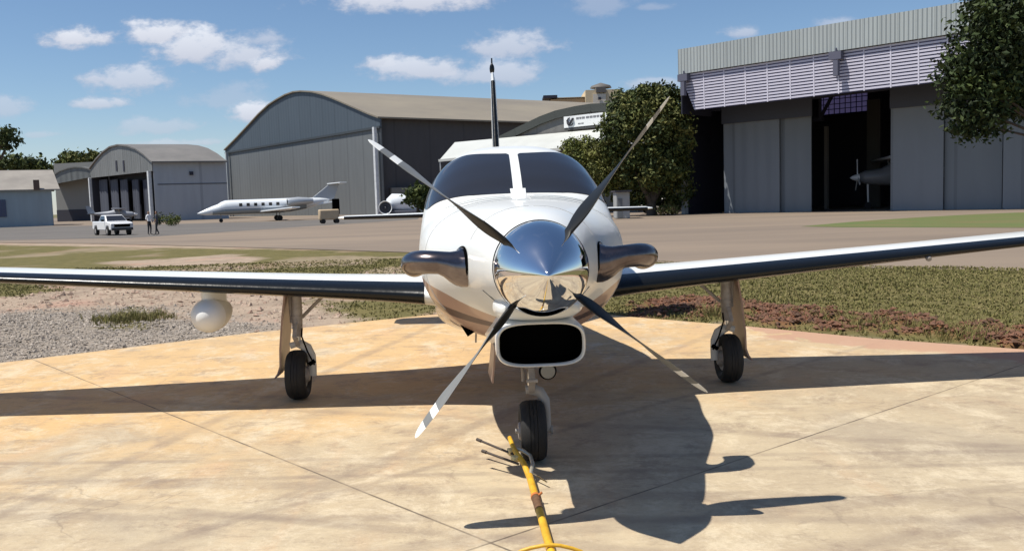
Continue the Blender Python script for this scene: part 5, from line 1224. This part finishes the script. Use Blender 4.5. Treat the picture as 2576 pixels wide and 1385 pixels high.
slab_wing([(-1.6*k, .5*k, 1.15*k), (1.3*k, .5*k, 1.15*k), (2.6*k, 6.8*k, 1.55*k), (1.6*k, 6.8*k, 1.55*k)], (0, 0, .16), 'wing', M_JET, JT)
for s in (-1, 1):
    g = MB(); g.tube([(1.9*k, s*1.45*k, 2.35*k), (2.3*k, s*1.45*k, 2.35*k), (3.3*k, s*1.45*k, 2.4*k), (4.6*k, s*1.4*k, 2.42*k), (5.2*k, s*1.38*k, 2.42*k)], [.42*k, .52*k, .54*k, .42*k, .30*k], n=20, caps=(False, True)); EN = g.build('engine', mat('engine_shell', (.45, .47, .49), .3, metal=.3) if s < 0 else bpy.data.materials['engine_shell'], JT)
    g = MB(); g.tube([(1.92*k, s*1.45*k, 2.35*k), (2.6*k, s*1.45*k, 2.35*k)], [.40*k, .34*k], n=20, caps=(False, True)); g.build('intake', M_BLACK, EN)
    g = MB(); g.beam((3.2*k, s*.7*k, 2.3*k), (3.2*k, s*1.3*k, 2.38*k), .9*k, .12*k); g.build('pylon', M_JET, EN)
g = MB(); g.prism([(5.0*k, -.09, 2.5*k), (8.2*k, -.09, 2.5*k), (9.0*k, -.07, 4.55*k), (7.7*k, -.07, 4.55*k)], (0, .18, 0)); g.build('tail_fin', mat('fin_grey', (.42, .45, .48), .35), JT, bevel=.03)
g = MB(); g.prism([(7.4*k, 0, 4.52*k), (8.6*k, -2.4*k, 4.6*k), (9.5*k, -2.4*k, 4.6*k), (9.2*k, 0, 4.52*k), (9.5*k, 2.4*k, 4.6*k), (8.6*k, 2.4*k, 4.6*k)], (0, 0, .12)); g.build('tailplane', M_JET, JT, bevel=.02)
g = MB(); g.prism([(5.8*k, -.3, 1.85*k), (8.2*k, -.5, 2.15*k), (8.4*k, -.5, 2.3*k), (6.4*k, -.3, 2.2*k)], (0, .6, 0)); g.build('ventral_fin', M_JET, JT, bevel=.02)
for x, y, r, w in ((-6.2, 0, .24, .2), (.9, -1.3, .34, .5), (.9, 1.3, .34, .5)):
    g = MB(); g.tube([(x*k, y*k, r+.02), (x*k, y*k, 1.3*k)], .06, n=8); LGJ = g.build('landing_gear', M_STEEL, JT)
    g = MB(); g.lathe([(-w/2, r*.6), (-w/2, r), (w/2, r), (w/2, r*.6)], (x*k, y*k, r+.01), (0, 1, 0), n=20); g.build('tyre', M_TYRE, LGJ)
# beige tow cart under the jet's tail
p = G(828, 561); CT = empty('service_cart', (p[0], p[1], -.03), R(20)); tag(CT, 'beige box cart with a dark upright standing under the tail of the business jet', 'cart')
g = MB(); g.box((0, 0, .85), (1.9, 1.0, 1.0)); g.build('box', mat('beige_canvas', (.50, .38, .25), .8, noise=.1, nscale=2), CT, bevel=.12)
g = MB(); g.box((.8, .5, 1.6), (.7, .3, 1.5)); g.build('upright', M_BLACK, CT, bevel=.08)
for x in (-.6, .7): g = MB(); g.lathe([(-.55, .22), (-.40, .22)], (x, 0, .22), (0, 1, 0), n=14); g.lathe([(.40, .22), (.55, .22)], (x, 0, .22), (0, 1, 0), n=14); g.build('wheel', M_TYRE, CT)

# white jet half hidden: round engine and wing root by the main hangar's side
p = G(1020, 541); NJ = empty('parked_jet', (p[0]-1.2, p[1], -.03), R(8)); tag(NJ, 'white aircraft with a big round dark engine intake beside the white hangar post', 'aircraft')
s = p[1]/FPX   # metres per photo pixel there
g = MB(); g.lathe([(.4, 17*s*.80), (0, 17*s*.88), (-.05, 17*s*.95), (.2, 17*s), (2.2, 17*s*.98), (4.2, 17*s*.6)], (-1.6, -1.5, 21*s), (0, 1, 0), n=32, caps=(False, True)); E_ = g.build('engine_nacelle', M_JET, NJ, angle=50)
g = MB(); g.lathe([(.25, 17*s*.8), (.26, .01)], (-1.6, -1.5, 21*s), (0, 1, 0), n=32, caps=(False, False)); g.lathe([(-.1, .02), (.25, 6*s)], (-1.6, -1.5, 21*s), (0, 1, 0), n=16); g.build('fan', mat('fan_dark', (.03, .035, .05), .4), E_)
g = MB(); g.loft([[(x, 1.6+w*math.cos(a), z+w*math.sin(a)) for a in np.linspace(0, 2*math.pi, 20, endpoint=False)] for x, w, z in ((-1.4, .5, 1.9), (-.6, 1.25, 1.9), (.8, 1.3, 1.8), (2.6, 1.05, 1.5), (4.4, .5, 1.2), (6, .1, 1.0))]); g.build('fuselage', M_JET, NJ, angle=60)
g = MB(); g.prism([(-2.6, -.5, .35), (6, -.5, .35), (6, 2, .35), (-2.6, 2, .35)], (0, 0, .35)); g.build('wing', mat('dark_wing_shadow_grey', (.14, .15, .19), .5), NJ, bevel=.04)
for x in (-2.0, 2.5): g = MB(); g.lathe([(-.15, .3), (.15, .3)], (x, .5, .3), (0, 1, 0), n=14); g.build('wheel', M_TYRE, NJ)

# light aircraft: nose at -x
def light_plane(loc, rz, sc, label, body, high=True, hub=1.5, wz=2.3, group=None, span=5.4, bright=False):
    T = empty('light_aircraft', loc, rz); tag(T, label, 'aircraft', group); s = sc
    g = MB(); g.loft([ell(x*s, w*s, h*s, z*s, 16) for x, w, h, z in ((-2.2, .22, .24, hub), (-1.9, .42, .40, hub), (-1.0, .52, .50, hub), (-.4, .56, .68, hub+.12), (.6, .56, .68, hub+.14), (1.6, .38, .44, hub+.12), (3.4, .16, .20, hub+.2), (4.4, .05, .1, hub+.25))]); F = g.build('fuselage', body, T, angle=60)
    g = MB(); g.lathe([(-.55*s, .01), (-.4*s, .12*s), (-.2*s, .20*s), (.12*s, .25*s)], (-2.2*s, 0, hub*s), (1, 0, 0), n=16); g.build('spinner', M_VW, T); 
    for a in (80, 200, 320): g = MB(); g.beam((-2.3*s, .12*s*math.cos(R(a)), (hub+.12*math.sin(R(a)))*s), (-2.3*s, 1.15*s*math.cos(R(a)), (hub+1.15*math.sin(R(a)))*s), .05*s, .14*s); g.build('propeller_blade', M_VW if bright else M_BLADEB, T)
    w = wz if high else hub-.4
    g = MB(); g.prism([(-.75*s, -span*s, w*s), (.75*s, -span*s, w*s), (.75*s, span*s, w*s), (-.75*s, span*s, w*s)], (0, 0, .16*s)); g.build('wing', M_VW if bright else body, T, bevel=.04)
    if high:
        for q in (-1, 1): g = MB(); g.beam((-.1*s, q*.5*s, (hub-.3)*s), (-.1*s, q*2.8*s, wz*s), .10*s, .05*s); g.build('wing_strut', M_VW if bright else body, T)
    g = MB(); g.prism([(3.3*s, -.05*s, (hub+.25)*s), (4.5*s, -.05*s, (hub+.25)*s), (4.8*s, -.04*s, (hub+1.5)*s), (4.2*s, -.04*s, (hub+1.5)*s)], (0, .1*s, 0)); g.build('tail_fin', body, T)
    g = MB(); g.prism([(3.6*s, -1.7*s, (hub+.25)*s), (4.5*s, -1.7*s, (hub+.25)*s), (4.5*s, 1.7*s, (hub+.25)*s), (3.6*s, 1.7*s, (hub+.25)*s)], (0, 0, .08*s)); g.build('tailplane', body, T)
    g = MB(); g.prism([(-.5*s, -.585*s, (hub+.28)*s), (.7*s, -.585*s, (hub+.28)*s), (.6*s, -.50*s, (hub+.62)*s), (-.25*s, -.50*s, (hub+.62)*s)], (0, .05, 0)); g.build('side_window', M_GLASS, F)
    for x, y in ((-1.7, 0), (.35, -1.1), (.35, 1.1)):
        g = MB(); g.tube([(x*s, y*s*.4, (hub-.35)*s), (x*s+.04, y*s, .28*s)], [.06*s, .05*s], n=8); LGp = g.build('landing_gear', M_VW if bright and x < 0 else body if x < 0 else M_STEEL, T); g = MB(); g.lathe([(-.08*s, .12*s), (-.08*s, .22*s), (.08*s, .22*s), (.08*s, .12*s)], (x*s, y*s, .22*s), (0, 1, 0), n=16); g.build('tyre', M_TYRE, LGp)
    return T
p = at(2190, 500, 79); light_plane((p[0]+.4, p[1]-4.5, 0), R(-14), 1.35, 'aircraft with pale spinner and strut braced high wing inside the open right hangar', mat('dull_dark_paint', (.20, .20, .21), .4), hub=1.95, wz=3.0, bright=True)
p = G(178, 557); light_plane((p[0], 150, 0), R(24), 1.15, 'white light aircraft parked in the mouth of the small arched hangar', M_VW, hub=1.2, high=False, group='light aircraft before the left hangars')
p = at(300, 540, 143); light_plane((p[0], 143, 0), R(200), 1.0, 'dim grey light aircraft parked before the dark curtains', mat('dull_grey_paint', (.30, .32, .36), .4), hub=1.3, wz=2.15, group='light aircraft before the left hangars')

# small grey kiosk, white car and a low wall near the big tree
KI = empty('kiosk', (*G(1568, 549)[:2], 0)); tag(KI, 'small pale grey kiosk between the trees, right of the windshield', 'kiosk')
s = KI.location.y/FPX
g = MB(); g.box((0, 1, 33*s), (34*s, 2, 66*s)); g.build('wall', mat('kiosk_grey', (.34, .35, .35), .7, noise=.15, nscale=1), KI, bevel=.03); g = MB(); g.box((0, 1, 68*s), (42*s, 2.8, 4*s)); g.build('roof', M_DARKIN, KI); g = MB(); g.box((-8*s, -.03, 26*s), (12*s, .06, 48*s)); g.build('door', mat('kiosk_door', (.13, .14, .15), .6), KI)
WC_ = empty('parked_car', (*G(1665, 536)[:2], 0), R(180)); tag(WC_, 'white car half hidden at the foot of the big tree', 'car')
g = MB(); g.prism([(x, -.85, z) for x, z in ((-2.1, .35), (-2.15, .8), (-1.3, .92), (-.8, 1.38), (.7, 1.40), (1.35, .95), (2.1, .85), (2.15, .35))], (0, 1.7, 0)); g.build('body', mat('car_white', (.66, .64, .60), .3, coat=.4), WC_, bevel=.08)
for q in (-1, 1): g = MB(); g.prism([(-1.0, q*.86, .97), (-.7, q*.86, 1.30), (.62, q*.86, 1.32), (1.1, q*.86, .97)], (0, q*.01, 0)); g.build('side_window', M_GLASS, WC_)
for x in (-1.35, 1.35):
    for q in (-1, 1): g = MB(); g.lathe([(-.1, .31), (.1, .31)], (x, q*.78, .31), (0, 1, 0), n=16); g.build('wheel', M_TYRE, WC_)
